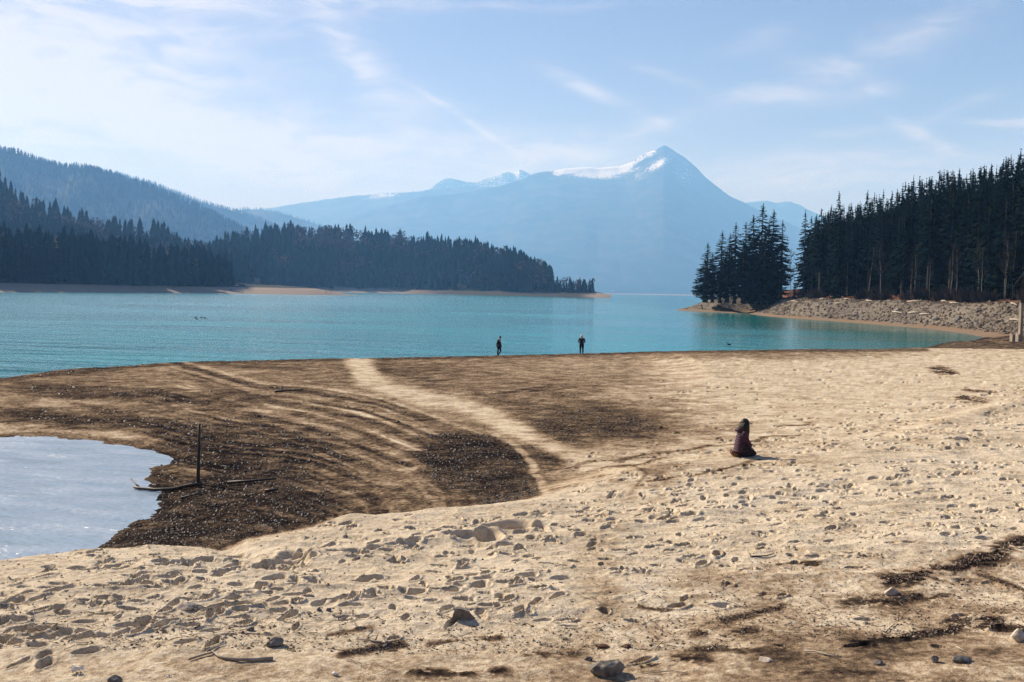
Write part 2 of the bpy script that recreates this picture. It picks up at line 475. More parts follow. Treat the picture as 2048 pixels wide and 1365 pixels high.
for px, py in ((-300, 800), (0, 757), (100, 743), (200, 735), (400, 723), (700, 717), (998, 711), (1163, 707), (1348, 702), (1600, 699)):
    p = at(px, py, .3)
    P.append((p.x, p.y + 4.5)); Zc.append(-.12); P.append((p.x, p.y + 22)); Zc.append(-1.0); P.append((p.x, p.y + 70)); Zc.append(-2)
for px, py, z in ((1850, 695, 0), (1900, 685, 0), (1965, 676, 0), (2048, 668, .6), (1800, 680, -.6), (1900, 672, -.3), (1700, 665, -1.2), (1600, 650, -2), (2300, 668, .8), (1990, 679, .2)):
    p = at(px, py, z); P.append((p.x, p.y)); Zc.append(z)
P = np.array(P); Zc = np.array(Zc, float)
Wp = warp(P[:, 0], P[:, 1]); CQ = .12
Kmat = np.sqrt(((Wp[:, None] - Wp[None]) ** 2).sum(-1) + CQ * CQ)
coef = np.linalg.solve(Kmat + 2e-4 * np.eye(len(P)), Zc)


def low_z(X, Y):
    shp = X.shape; A = warp(X.ravel(), Y.ravel()).astype(np.float32); o = np.empty(len(A), np.float32)
    W32 = Wp.astype(np.float32); c32 = coef.astype(np.float32)
    for i in range(0, len(A), 60000):
        d = A[i:i + 60000]
        dx = d[:, 0][:, None] - W32[:, 0]; dy = d[:, 1][:, None] - W32[:, 1]
        o[i:i + 60000] = np.sqrt(dx * dx + dy * dy + CQ * CQ) @ c32
    return o.reshape(shp).astype(float)


edge_px = [(-900, 1230, 1.15), (-300, 1165, 1.15), (0, 1122, 1.15), (110, 1108, 1.16), (200, 1098, 1.16), (330, 1096, 1.14), (440, 1097, 1.10), (480, 1087, 1.16), (520, 1082, 1.16), (560, 1081, 1.12),
           (610, 1070, 1.14), (690, 1051, 1.1), (850, 1040, 1.02), (1000, 1030, .95), (1100, 1012, .92), (1200, 990, .88), (1300, 965, .88), (1500, 935, .92), (1800, 900, 1.1), (2300, 840, 1.2)]
edge = [tuple(at(px, py, z)[:2]) for px, py, z in edge_px]


edge_u = np.array([a / b for a, b in edge]); edge_y = np.array([b for a, b in edge])


def dune_h(X, Y):
    """extra height of the dry dune above the wet bar"""
    d, s, par = seg_dist(X, Y, edge)
    side = np.sign(np.interp(X / Y, edge_u, edge_y) - Y)  # positive toward the camera
    sgn = np.clip(d * side, -30, 30) + (fbm(X, Y, .9, 3, .5, 5) - .5) * .35
    upz = 1.22 + .28 * sstep(0, 9, X) + .10 * (fbm(X, Y, .35, 2, .5, 3) - .5)
    return sgn, upz


def beach_z0(X, Y):
    lo = low_z(X, Y); sgn, upz = dune_h(X, Y)
    k = sstep(-2.6, .55, sgn)
    hi = np.maximum(upz, lo)
    return lo + (hi - lo) * k, sgn, lo


# polar grid
NR, NC = 830, 1180
V0, V1, U = .44, .0245, .63
ug = np.linspace(-U, U, NC)
vg = np.linspace(V0, V1, NR)
yg = 4.2 / vg
dv = (V0 - V1) / (NR - 1); du = 2 * U / (NC - 1)
Yg = np.repeat(yg[:, None], NC, 1); Xg = ug[None] * Yg
Zg, sgnG, loG = beach_z0(Xg, Yg)
pxG, pyG = project(Xg, Yg, Zg)
dune = sstep(-.3, .4, sgnG)
cell = np.maximum(Yg * du, Yg * Yg / 4.2 * dv)
near = 1 - sstep(.04, .3, cell)
# dry ripples / humps / lumps
dryband = np.clip(dune * (1 - .55 * sstep(1230, 1320, pyG + (fbm(Xg, Yg, .5, 3, .5, 9) - .5) * 160)), 0, 1)
dryband *= (1 - .5 * sstep(1050, 1500, pxG) * sstep(1120, 1220, pyG))
Zg += dune * .13 * (fbm(Xg, Yg, .55, 3, .5, 1) - .5)
Zg += dune * dryband * .06 * (1 - np.abs(2 * fbm(Xg * .8, Yg * 1.5, 1.3, 3, .5, 2) - 1)) ** 2 * near
Zg += (.25 + .75 * dune) * .014 * (fbm(Xg, Yg, 5.5, 3, .55, 4) - .5) * near
Zg += (.35 + .65 * dune) * .010 * (fbm(Xg, Yg, 19, 2, .6, 6) - .5) * near
Zg += (1 - dune) * .05 * (fbm(Xg, Yg, .6, 3, .5, 8) - .5) * sstep(.02, .15, loG)
Zg += (1 - dune) * .09 * (fbm(Xg, Yg, 1.1, 4, .6, 81) - .5) * np.exp(-(loG / .12) ** 2)
jj, ii = np.meshgrid(np.arange(NR), np.arange(NC), indexing='ij')
Zg += (vnoise(jj * .55, ii * .22 + 40) - .5) * np.clip(cell * .11, 0, .05) * (.6 + .4 * (1 - dune)) + (vnoise(jj * .9 + 9, ii * .5) - .5) * np.clip(cell * .05, 0, .03)
crl = [tuple(at(a, b, .3)[:2]) for a, b in [(-900, 870), (-300, 800), (0, 757), (100, 743), (200, 735), (400, 723), (700, 717), (998, 711), (1163, 707), (1348, 702), (1600, 699)]]
dcr, scr, _ = seg_dist(Xg, Yg, crl)
crl = np.array(crl); crl_u = crl[:, 0] / crl[:, 1]; ycr = np.interp(Xg / Yg, crl_u, crl[:, 1])
scr = np.sign(Yg - ycr); dcr = np.abs(Yg - ycr) * .9
beyond = scr > 0
Zg = np.where(beyond, np.minimum(Zg, .3 - .09 * np.maximum(dcr - .3, 0) + 4 * sstep(16, 34, Xg)), Zg)
Zg = np.where(scr <= 0, np.minimum(Zg, .31 + .010 * dcr + 3 * sstep(8, 28, Xg) + 3 * (1 - sstep(33, 42, Yg))), Zg)
wcr = np.exp(-(dcr / 7.0) ** 2) * (1 - sstep(6, 30, Xg)) * (scr <= 0) * sstep(30, 40, Yg)
Zg = Zg * (1 - wcr) + (.30 + .005 * dcr) * wcr
scat = np.zeros_like(Zg)


def stamp(x0, y0, L, W, ang, depth, rim=.25, flat=3.0):
    rr = L * 1.5
    v_a = 4.2 / max(y0 + rr, 1); v_b = 4.2 / max(y0 - rr, 1)
    j0 = int((V0 - v_b) / dv); j1 = int((V0 - v_a) / dv) + 2
    i0 = int(((x0 - rr) / (y0 - (rr if x0 < 0 else -rr)) + U) / du) - 1; i1 = int(((x0 + rr) / (y0 - (rr if x0 > 0 else -rr)) + U) / du) + 2
    j0, i0 = max(j0, 0), max(i0, 0); j1, i1 = min(j1, NR), min(i1, NC)
    if j1 <= j0 or i1 <= i0: return
    X = Xg[j0:j1, i0:i1] - x0; Y = Yg[j0:j1, i0:i1] - y0
    ca, sa = math.cos(ang), math.sin(ang)
    a = (X * ca + Y * sa) / (L / 2); b = (-X * sa + Y * ca) / (W / 2 * (1 + .18 * a))
    q = np.sqrt(a * a + b * b)
    pit = 1 / (1 + np.exp((q - 1) * 13))
    ring = np.exp(-((q - 1.35) / .28) ** 2)
    Zg[j0:j1, i0:i1] += -depth * pit * (.8 + .2 * a) + depth * rim * ring
    scat[j0:j1, i0:i1] = np.maximum(scat[j0:j1, i0:i1], ring * .6)


# footprints: loose trails over the dry dune and the upper beach
def trail(p0, p1, n, spread, size=1.0, dens=1.0):
    a = at(*p0, 1.1); b = at(*p1, 1.1); a = np.array(a[:2]); b = np.array(b[:2]); d = b - a; ang = math.atan2(d[1], d[0])
    for i in range(n):
        tt = (i + rng.random() * .6) / n; p = a + d * tt + rng.normal(0, spread, 2) * .5
        s = 1 if i % 2 else -1
        p = p + np.array([-d[1], d[0]]) / np.linalg.norm(d) * s * .11
        stamp(p[0], p[1], .27 * size * rng.uniform(.85, 1.15), .13 * size * rng.uniform(.8, 1.3), ang + rng.normal(0, .3), rng.uniform(.05, .11) * size, rng.uniform(.05, .25))


dens_pts = 0
for k in range(13000):
    px = rng.uniform(-200, 2250); py = rng.uniform(720, 1365)
    zz = 1.15 if py > 950 else .9
    # density by region
    d = 0
    ey = np.interp(px, [e[0] for e in edge_px], [e[1] for e in edge_px])
    if py > ey:
        if px < 1150: d = .8 * (1 - sstep(1215, 1330, py - (500 - px) * .08 if px < 500 else py + 20))
        else: d = .30 * (1 - sstep(1120, 1200, py))
        if 1050 < px and py < 1080: d = .55
        d = max(d, .05 if py < 1230 else .02)
    tr = 830 + (2048 - px) * .17   # band of trails climbing to the right
    if px > 1150: d = max(d, 1.0 * math.exp(-((py - tr) / 75) ** 2))
    if px > 1300 and py > 740: d = max(d, .35 * (1 - sstep(1000, 1100, py)))
    if rng.random() > d * (.21 if px < 1150 else .52): continue
    p = at(px, py, zz)
    ang = rng.choice([0, .25, .5, -.2, 2.8, 1.3]) + rng.normal(0, .35)
    far = min(1.6, max(1, p.y / 22))
    stamp(p.x, p.y, .235 * rng.uniform(.65, 1.3) * far, .10 * rng.uniform(.7, 1.3) * far, ang, rng.uniform(.06, .14) * min(far, 1.4), rng.uniform(.05, .3))
for tr in (((0, 1240), (700, 1110), 26), ((100, 1350), (560, 1180), 18), ((-50, 1300), (300, 1290), 14), ((500, 1170), (1100, 1040), 26), ((620, 1230), (1050, 1180), 14),
           ((900, 1150), (1500, 1000), 26), ((1300, 1010), (2048, 830), 60), ((1200, 1080), (2048, 960), 40), ((1500, 880), (2048, 770), 50), ((60, 1170), (420, 1150), 16)):
    trail(tr[0], tr[1], tr[2], .25)
# the two large hollows in the dune
def hollow(px, py, L, W, ang, depth, rim=.3):
    p = at(px, py, 1.05); stamp(p.x, p.y, L, W, ang, depth, rim)


hollow(1005, 1086, .95, .55, .15, .24); hollow(975, 1106, .4, .6, .3, .2); hollow(935, 1103, .75, .3, -.12, .12); hollow(1075, 1088, .3, .35, .3, .12)
hollow(560, 1145, .8, .45, .3, .1); hollow(585, 1135, .35, .5, .9, .1); hollow(475, 1247, .42, .16, .12, .1); hollow(280, 1205, .4, .2, .05, .1)
hollow(465, 1120, .35, .2, .1, .09); hollow(180, 1107, .5, .25, .05, .08); hollow(2005, 1338, .3, .25, .2, .1); hollow(1440, 1250, .3, .12, .1, .06)
# erosion channel running down to the pool between the humps
ch = [tuple(at(px, py, 1.1)[:2]) for px, py in ((448, 1092), (470, 1115), (500, 1133), (545, 1148), (600, 1150))]
dch, _, _ = seg_dist(Xg, Yg, ch); Zg -= .13 * np.exp(-(dch / .28) ** 2)
for pts, hgt, wd in ((((480, 1083), (545, 1078), (600, 1068), (700, 1050)), .10, .5), (((620, 1140), (700, 1120), (800, 1100), (920, 1090)), .07, .4), (((1000, 1115), (1120, 1095), (1250, 1075)), .06, .35),
                     (((300, 1160), (380, 1140), (450, 1135)), .07, .35), (((1380, 1060), (1480, 1035), (1620, 1000)), .05, .4), (((1800, 880), (1900, 840), (2048, 800)), .12, .6)):
    dr, _, _ = seg_dist(Xg, Yg, [tuple(at(a, b, 1.1)[:2]) for a, b in pts]); Zg += hgt * np.exp(-(dr / wd) ** 2)

pxG, pyG = project(Xg, Yg, Zg)
# ---- tone painting (material of the ground: dry sand, damp sand, dark leaf debris)
tone = np.where(dune > 0, .50 + .0 * dune, .5)
wob = (fbm(Xg, Yg, .8, 4, .55, 21) - .5); wob2 = (fbm(Xg, Yg, .22, 3, .5, 22) - .5)
PX = pxG + wob * 55 + wob2 * 60; PY = pyG + (wob * 26 + wob2 * 22) * np.clip((pyG - 690) / 150, .12, 1)
tone = .50 + wob * .12


def blob(cx, cy, rx, ry, ang, val, k=1.0, soft=.5):
    global tone
    ca, sa = math.cos(R(ang)), math.sin(R(ang)); dx, dy = PX - cx, PY - cy
    a = (dx * ca + dy * sa) / rx; b = (-dx * sa + dy * ca) / ry
    q = np.sqrt(a * a + b * b); m = (1 - sstep(1 - soft, 1 + soft, q)) * k
    tone = tone * (1 - m) + val * m


ragged = fbm(Xg, Yg, 2.6, 5, .68, 33)


def stroke(pts, wd, val, k=1.0, soft=.6, wgl=1.0, rag=0):
    global tone
    X_ = pxG + (PX - pxG) * wgl; Y_ = pyG + (PY - pyG) * wgl
    # vertical distances count more because the beach is seen at a low angle
    P2 = [(a, b * 2.0) for a, b in pts]
    xs = [a for a, b in pts]; ys = [b for a, b in pts]
    mk = (X_ > min(xs) - wd * 2) & (X_ < max(xs) + wd * 2) & (Y_ > min(ys) - wd * 2) & (Y_ < max(ys) + wd * 2)
    if not mk.any(): return
    d, _, _ = seg_dist(X_[mk], Y_[mk] * 2.0, P2)
    m = (1 - sstep(1 - soft, 1 + soft, d / wd)) * k
    if rag: m = m * sstep(.44 - rag, .54 - rag, ragged[mk] + .10 * (1 - d / wd))
    tone[mk] = tone[mk] * (1 - m) + val * m


# brown bar, dark debris and pale tracks
blob(300, 760, 520, 36, 0, .46); blob(560, 770, 360, 40, 4, .5, .8); blob(70, 742, 90, 8, -4, .66, .7)
blob(150, 740, 130, 9, -3, .26, .7); blob(500, 733, 90, 6, 2, .34, .7); blob(420, 742, 160, 8, 2, .62, .8); blob(60, 800, 150, 24, 0, .60, .7)
blob(230, 790, 240, 14, 3, .22, .8); blob(440, 795, 130, 12, 4, .24, .7); blob(180, 838, 200, 12, 4, .15, .9); blob(90, 850, 120, 6, 3, .3, .7)
blob(380, 868, 190, 12, 14, .13, .9); blob(120, 866, 260, 11, 5, .74, .95, .35); blob(280, 892, 110, 11, 13, .72, .9, .4)
blob(470, 930, 170, 58, 15, .12, .95); blob(440, 1010, 190, 68, -8, .10, .95); blob(560, 1000, 150, 55, -20, .14, .9); blob(330, 1070, 150, 30, -15, .08, 1)
blob(640, 940, 120, 50, 20, .24, .8); blob(660, 1050, 140, 28, -14, .22, .8); blob(380, 950, 45, 13, 5, .55, .8); blob(600, 880, 160, 30, 14, .27, .8)
blob(700, 880, 120, 20, 12, .44, .7); blob(730, 985, 70, 60, -20, .46, .8); blob(690, 830, 220, 24, 8, .34, .7); blob(800, 1040, 150, 22, -8, .3, .7)
blob(780, 760, 90, 14, 5, .36, .7); blob(740, 745, 40, 8, 0, .18, .8); blob(820, 738, 120, 8, 2, .26, .8); blob(1000, 742, 200, 12, 2, .44, .8)
blob(950, 925, 118, 52, 8, .12, 1, .3); blob(970, 975, 130, 45, -5, .24, .9); blob(1110, 895, 60, 45, 30, .25, .8); blob(900, 1010, 120, 25, -8, .3, .6)
blob(1060, 815, 110, 14, 12, .40, .8); blob(1200, 845, 140, 40, 8, .30, .85); blob(1290, 862, 110, 26, 8, .24, .9); blob(1360, 800, 120, 22, 0, .42, .6)
blob(1120, 770, 160, 14, 0, .5, .6); blob(1250, 730, 260, 26, -2, .62, .9); blob(1420, 745, 120, 40, 5, .84, .8)
blob(1800, 760, 460, 70, -2, .90, 1, .4); blob(1560, 830, 200, 60, 0, .86, .9); blob(1400, 920, 260, 50, -6, .80, .9); blob(1180, 985, 130, 35, -10, .78, .95)
blob(1900, 850, 420, 90, -6, .90, 1, .4); blob(1560, 960, 400, 70, -10, .86, 1, .4); blob(1290, 785, 60, 10, 0, .8, .7); blob(1240, 795, 60, 10, 0, .78, .6)
blob(1320, 710, 330, 9, -1, .52, .7); blob(1600, 709, 220, 8, 0, .56, .7); blob(1420, 862, 90, 18, 0, .5, .5)
# shoreline rim of wet dark sand along the far edge of the bar
stroke([(-100, 775), (0, 760), (200, 737), (400, 725), (700, 719), (998, 713), (1163, 709), (1348, 704), (1600, 701), (1850, 700)], 7, .22, .75, .6, .1)
# mud flat on the far right by the bay
far_mud = (pyG < 697 + (pxG - 1900) * .012) & (pxG > 1700)
tone = np.where(far_mud, .30 + wob * .5, tone)
main = [(722, 728), (728, 745), (750, 768), (810, 790), (900, 806), (960, 825), (1010, 850), (1080, 882), (1150, 912), (1230, 940), (1290, 965)]
stroke(main, 25, .92, .97, .6, .35)
stroke([(760, 775), (900, 812), (1000, 856), (1100, 900), (1180, 930), (1300, 960)], 46, .68, .6, .6, .4)
# concentric drying lines parallel to the main track
base_l = np.array([(330, 716), (420, 738), (520, 765), (640, 775), (760, 795), (860, 830), (960, 868), (1040, 915), (1085, 965), (1095, 1010)], float)
for k, (off, wd, val, kk) in enumerate([(0, 6, .74, .75), (13, 7, .26, .6), (24, 4, .68, .6), (33, 5, .26, .5), (42, 4, .70, .6), (52, 6, .22, .6), (63, 4, .68, .6), (72, 5, .24, .5), (82, 4, .64, .6), (93, 6, .2, .6), (104, 4, .62, .5), (114, 5, .22, .5), (126, 3, .6, .5), (136, 5, .2, .5)]):
    pts = []
    for i, (a, b) in enumerate(base_l):
        tt = i / (len(base_l) - 1)
        pts.append((a - off * (.25 + 1.9 * tt) * .9 + (60 if k > 3 else 0) * (1 - tt), b + off * (.55 + .75 * (1 - abs(2 * tt - 1))) * .8))
    stroke(pts[2 if k > 3 else 0:], wd * (.8 + .5 * (k % 3)), val, min(1, kk * 1.35), .8, .4, .10)
blob(955, 925, 112, 50, 8, .08, 1, .3); blob(985, 985, 110, 38, -5, .22, .8); blob(1100, 890, 55, 38, 30, .2, .8)
bl = [(a, b * 2.0) for a, b in base_l]
bd, bs, bpar = seg_dist(pxG, pyG * 2.0, [(120, 1436)] + bl + [(1100, 2160)])
left_of = pyG > np.interp(pxG, base_l[:, 0], base_l[:, 1])
band = (vnoise(bd / 9 + wob * 1.2, bpar / 330) - .5) * .42 + (vnoise(bd / 24 + 30 + wob * 1.5, bpar / 500) - .5) * .16 + (vnoise(bd / 5.2 + 70 + wob * 2, bpar / 200) - .5) * .30
bmask = left_of * sstep(180, 420, pxG) * (1 - sstep(420, 760, bd)) * (pyG > 715) * (pxG < 1140)
tone += band * bmask * (1 - .55 * sstep(800, 960, pxG)) * (.45 + .9 * sstep(.38, .6, fbm(Xg, Yg, .5, 3, .55, 93)))
blob(955, 928, 112, 50, 8, .10, .9, .3); blob(1090, 888, 55, 34, 30, .24, .7); blob(880, 1010, 90, 26, -8, .46, .6); blob(800, 985, 60, 40, -20, .5, .5)
stroke([(980, 862), (1030, 890), (1065, 925), (1085, 965), (1095, 1010)], 8, .74, .85, .6, .3)
stroke(main, 22, .88, .8, .7, .35)
stroke([(835, 925), (830, 950), (850, 990), (880, 1010)], 6, .62, .7, .6, .4)
stroke([(590, 1075), (700, 1040), (800, 990), (850, 950)], 14, .46, .6, .6, .4)
for pts, wd, v in ((((960, 790), (1040, 780), (1110, 772)), 4, .2), (((1060, 783), (1150, 775)), 3, .25), (((860, 764), (910, 760)), 3, .2), (((1050, 960), (1170, 935), (1330, 905), (1600, 870)), 4, .3),
                   (((1180, 945), (1350, 918)), 3, .3), (((1290, 962), (1400, 948), (1530, 925)), 3.5, .28), (((1560, 855), (1640, 846)), 4, .3), (((1250, 985), (1290, 945), (1265, 930)), 4, .45)):
    stroke(pts, wd, v, .75, .7, .5)
# dry dune on top of everything
dn = sstep(-.25, .15, sgnG)
brown = sstep(1235, 1330, PY + (PX - 1000) * .03); rightbrown = sstep(1150, 1550, PX) * sstep(1070, 1180, PY + (PX - 1700) * .04)
dtone = .925 - .17 * brown * (.5 + .8 * sstep(.35, .65, fbm(Xg, Yg, .9, 4, .6, 91))) - .17 * rightbrown * (.5 + .8 * sstep(.35, .65, fbm(Xg, Yg, .7, 4, .6, 92))) + wob * .10
edge_k = sstep(1290, 1120, PX)  # where the dune edge is sharp
tone = np.where(pxG < 1300, tone * (1 - dn * edge_k) + dtone * dn * edge_k, tone)
m2 = sstep(960, 1010, PY + (PX - 1250) * .13) * (1 - edge_k); tone = tone * (1 - m2) + dtone * m2
for pts, wd, v in ((((2150, 1070), (2048, 1088), (1960, 1118), (1870, 1150), (1780, 1162)), 17, .08), (((2048, 1180), (1960, 1150)), 6, .4), (((1990, 1245), (1900, 1258), (1840, 1268), (1740, 1280), (1650, 1292)), 9, .18),
                   (((1560, 1212), (1500, 1232), (1450, 1240)), 8, .3), (((1190, 1345), (1290, 1335), (1420, 1322)), 11, .12), (((1350, 1320), (1440, 1300), (1560, 1300)), 10, .35), (((690, 1312), (740, 1300), (800, 1290)), 10, .3),
                   (((830, 1345), (900, 1350), (1010, 1345)), 12, .35), (((860, 1290), (1000, 1278)), 7, .45), (((1700, 1205), (1780, 1200), (1880, 1190)), 14, .4), (((2048, 1262), (1960, 1248), (1900, 1243)), 10, .22),
                   (((1280, 1215), (1340, 1222)), 6, .4), (((1400, 1270), (1500, 1262)), 12, .45), (((1050, 1310), (1150, 1310)), 10, .45), (((650, 1270), (740, 1255)), 6, .6), (((1540, 1130), (1640, 1125)), 6, .55), (((1600, 1345), (1750, 1340)), 7, .5),
                   (((1870, 738), (1900, 745)), 9, .25), (((1925, 795), (1960, 800)), 8, .35), (((1930, 780), (1985, 783)), 3, .35)):
    stroke(pts, wd * 1.5, v * .7, .97, .9, .6, .001)
debris = np.clip(1 - tone / .45, 0, 1)
Zg += debris * .03 * (fbm(Xg, Yg, 12, 2, .6, 31) - .2) * near
mott = (fbm(Xg, Yg, 1.3, 4, .62, 71) - .5) * .46 + (fbm(Xg * .6, Yg, 3.6, 4, .65, 72) - .5) * .5 + .02
tone = np.where(sstep(-.25, .15, sgnG) > .5, tone, tone * .86 + .10)
tone += mott * np.where(sstep(-.25, .15, sgnG) * sstep(1290, 1120, PX) > .5, .25, 1.0) * (1 - .6 * sstep(.78, .95, tone))
# wetness near water
tone = np.where(Zg < .05, tone * .75, tone)
grit = np.clip(.28 + 1.3 * (1 - np.abs(tone - .42) / .42), .25, 1.0)
grit = np.where(dn > .5, .42 + .35 * np.maximum(brown, rightbrown), grit)
V = np.stack([Xg, Yg, Zg], -1).reshape(-1, 3)
beach_me = mesh_np('beach', V, grid_faces(NR, NC), None, True, {'tone': tone, 'grit': grit})
beach = add('beach', beach_me, M['sand']); tag(beach, kind='structure')


def ground(x, y):
    v = 4.2 / y; j = (V0 - v) / dv; i = (x / y + U) / du
    j = min(max(j, 0), NR - 2); i = min(max(i, 0), NC - 2); j0, i0 = int(j), int(i); fj, fi = j - j0, i - i0
    return float((Zg[j0, i0] * (1 - fi) + Zg[j0, i0 + 1] * fi) * (1 - fj) + (Zg[j0 + 1, i0] * (1 - fi) + Zg[j0 + 1, i0 + 1] * fi) * fj)


def gat(px, py, it=6):
    """point of the beach seen at a pixel"""
    z = 1.0
    for _ in range(it):
        p = at(px, py, z); z = ground(p.x, p.y)
    return Vector((p.x, p.y, z))


# the slope behind and beside the camera (outside the frame)
xs = np.linspace(-80, 110, 60); ys = np.linspace(-60, 10.3, 36)
Xb, Yb = np.meshgrid(xs, ys); Zb = 1.15 + .25 * sstep(0, 9, Xb) + 2.4 * sstep(2, -6, Yb) + .1 * (fbm(Xb, Yb, .3, 3) - .5)
Zb = np.where(Xb < -8, Zb * (1 - sstep(8, 30, -Xb) * .9) - .2 * sstep(8, 30, -Xb), Zb) - .02
inside = (np.abs(Xb / np.maximum(Yb, .1)) < U) & (Yb > 9.6); Zb = np.where(inside, Zb - .6, Zb)
tag(add('shore_slope', mesh_np('shore_slope', np.stack([Xb, Yb, Zb], -1).reshape(-1, 3), grid_faces(36, 60), None, True,
                               {'tone': np.full(Xb.size, .85), 'grit': np.full(Xb.size, .5)}), M['sand']), kind='structure')

# ------------------------------------------------------------------ water and far ground
def sheet(name, x0, x1, y0, y1, z, mat, n=2):
    xs = np.linspace(x0, x1, n); ys = np.linspace(y0, y1, n); X, Y = np.meshgrid(xs, ys)
    return tag(add(name, mesh_np(name, np.stack([X, Y, np.full_like(X, z)], -1).reshape(-1, 3), grid_faces(n, n)), mat), kind='structure')


crest_w = [(-900, 870), (-300, 800), (0, 757), (100, 743), (200, 735), (400, 723), (700, 717), (998, 711), (1163, 707), (1348, 702), (1600, 699), (1850, 698), (2048, 699), (2600, 700)]
cw = [at(a, b, .3) for a, b in crest_w]
# lake: begins under the bar's crest line, reaches the far shore
lv = [(p.x, p.y - .8, 0) for p in cw]; lv[0] = (-400, 30, 0); n = len(lv)
lv += [(-900 + 1800 * i / (n - 1), 220, 0) for i in range(n)] + [(-14000 + 28000 * i / (n - 1), 13500, 0) for i in range(n)]
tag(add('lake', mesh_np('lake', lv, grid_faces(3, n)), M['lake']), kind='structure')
pw = [at(a, b, 0) for a, b in ((-1500, 860), (-300, 862), (0, 858), (180, 866), (300, 880), (420, 915), (430, 1000), (380, 1080))]
pn = [at(a, b, 0) for a, b in ((-1500, 1300), (-300, 1200), (0, 1160), (150, 1150), (250, 1140), (330, 1120), (360, 1110), (375, 1095))]
tag(add('pond', mesh_np('pond', [tuple(p) for p in pw] + [tuple(p) for p in pn], grid_faces(2, 8)), M['pond']), kind='structure')
sheet('ground', -17900, 17900, -480, 19400, -4.5, simple('lake_bed', (.12, .13, .12), (.2, .19, .16), .01))

# ------------------------------------------------------------------ right bank
shore_px = [(1345, 620.5), (1400, 623.5), (1450, 626), (1476, 627.5), (1492, 624.5), (1500, 629), (1540, 634), (1600, 638), (1650, 642), (1700, 645.5), (1760, 650.5), (1830, 656), (1880, 661), (1930, 668), (1968, 676)]
sp = [tuple(at(a, b, 0)[:2]) for a, b in shore_px]
sp += [tuple(at(2010, 674, .5)[:2]), tuple(at(2060, 672, .5)[:2]), (112, 150), (170, 150)]
land = sp + [(700, 150), (700, 900), (330, 900), (110, 445), (70, 372)]


def bank_h(X, Y):
    d, _, _ = seg_dist(X, Y, land + [land[0]])
    ins = in_poly(X, Y, land); s = np.where(ins, d, -d)
    s = s + (fbm(X, Y, .08, 3, .5, 41) - .5) * 5 * sstep(0, 6, s)
    strip = .55 * sstep(0, 3.5, s)
    z = strip + 4.3 * sstep(2.5, 15, s) ** .9 + .13 * np.clip(s - 14, 0, 60) + .25 * np.clip(s - 74, 0, 200)
    z = np.where(s < 0, s * .28, z)
    return z, s


gx = np.arange(38, 560, 1.6); gy = np.arange(105, 560, 1.6)
Xr, Yr = np.meshgrid(gx, gy)
Zr, Sr = bank_h(Xr, Yr)
lump = sstep(2.5, 5, Sr)
Zr += lump * (.55 * (fbm(Xr, Yr, .45, 3, .6, 42) - .5) * (1 - sstep(15, 22, Sr)) + 1.6 * (fbm(Xr, Yr, .06, 3, .5, 43) - .5) * sstep(14, 30, Sr))
zone = np.where(Sr < 3.2, .84, .58) + (fbm(Xr, Yr, .12, 3, .5, 44) - .5) * .25
zone = np.where(Sr > 15.5 + (fbm(Xr, Yr, .15, 2, .5, 45) - .5) * 5, .13 + .75 * (fbm(Xr, Yr, .05, 3, .5, 46) - .38) + .16 * np.exp(-((project(Xr, Yr, Zr)[0] - 1690) / 45) ** 2) + .12 * sstep(1960, 2010, project(Xr, Yr, Zr)[0]), zone)
tag(add('stony_bank', mesh_np('stony_bank', np.stack([Xr, Yr, Zr], -1).reshape(-1, 3), grid_faces(len(gy), len(gx)), None, True, {'zone': zone}), M['bank']), kind='structure')


def bank_pt(x, y):
    j = (y - 105) / 1.6; i = (x - 38) / 1.6
    j = min(max(j, 0), len(gy) - 2); i = min(max(i, 0), len(gx) - 2); j0, i0 = int(j), int(i); fj, fi = j - j0, i - i0
    g = lambda A: float((A[j0, i0] * (1 - fi) + A[j0, i0 + 1] * fi) * (1 - fj) + (A[j0 + 1, i0] * (1 - fi) + A[j0 + 1, i0 + 1] * fi) * fj)
    return g(Zr), g(Sr)


# ------------------------------------------------------------------ wooded hills across the water
HILLS = {}


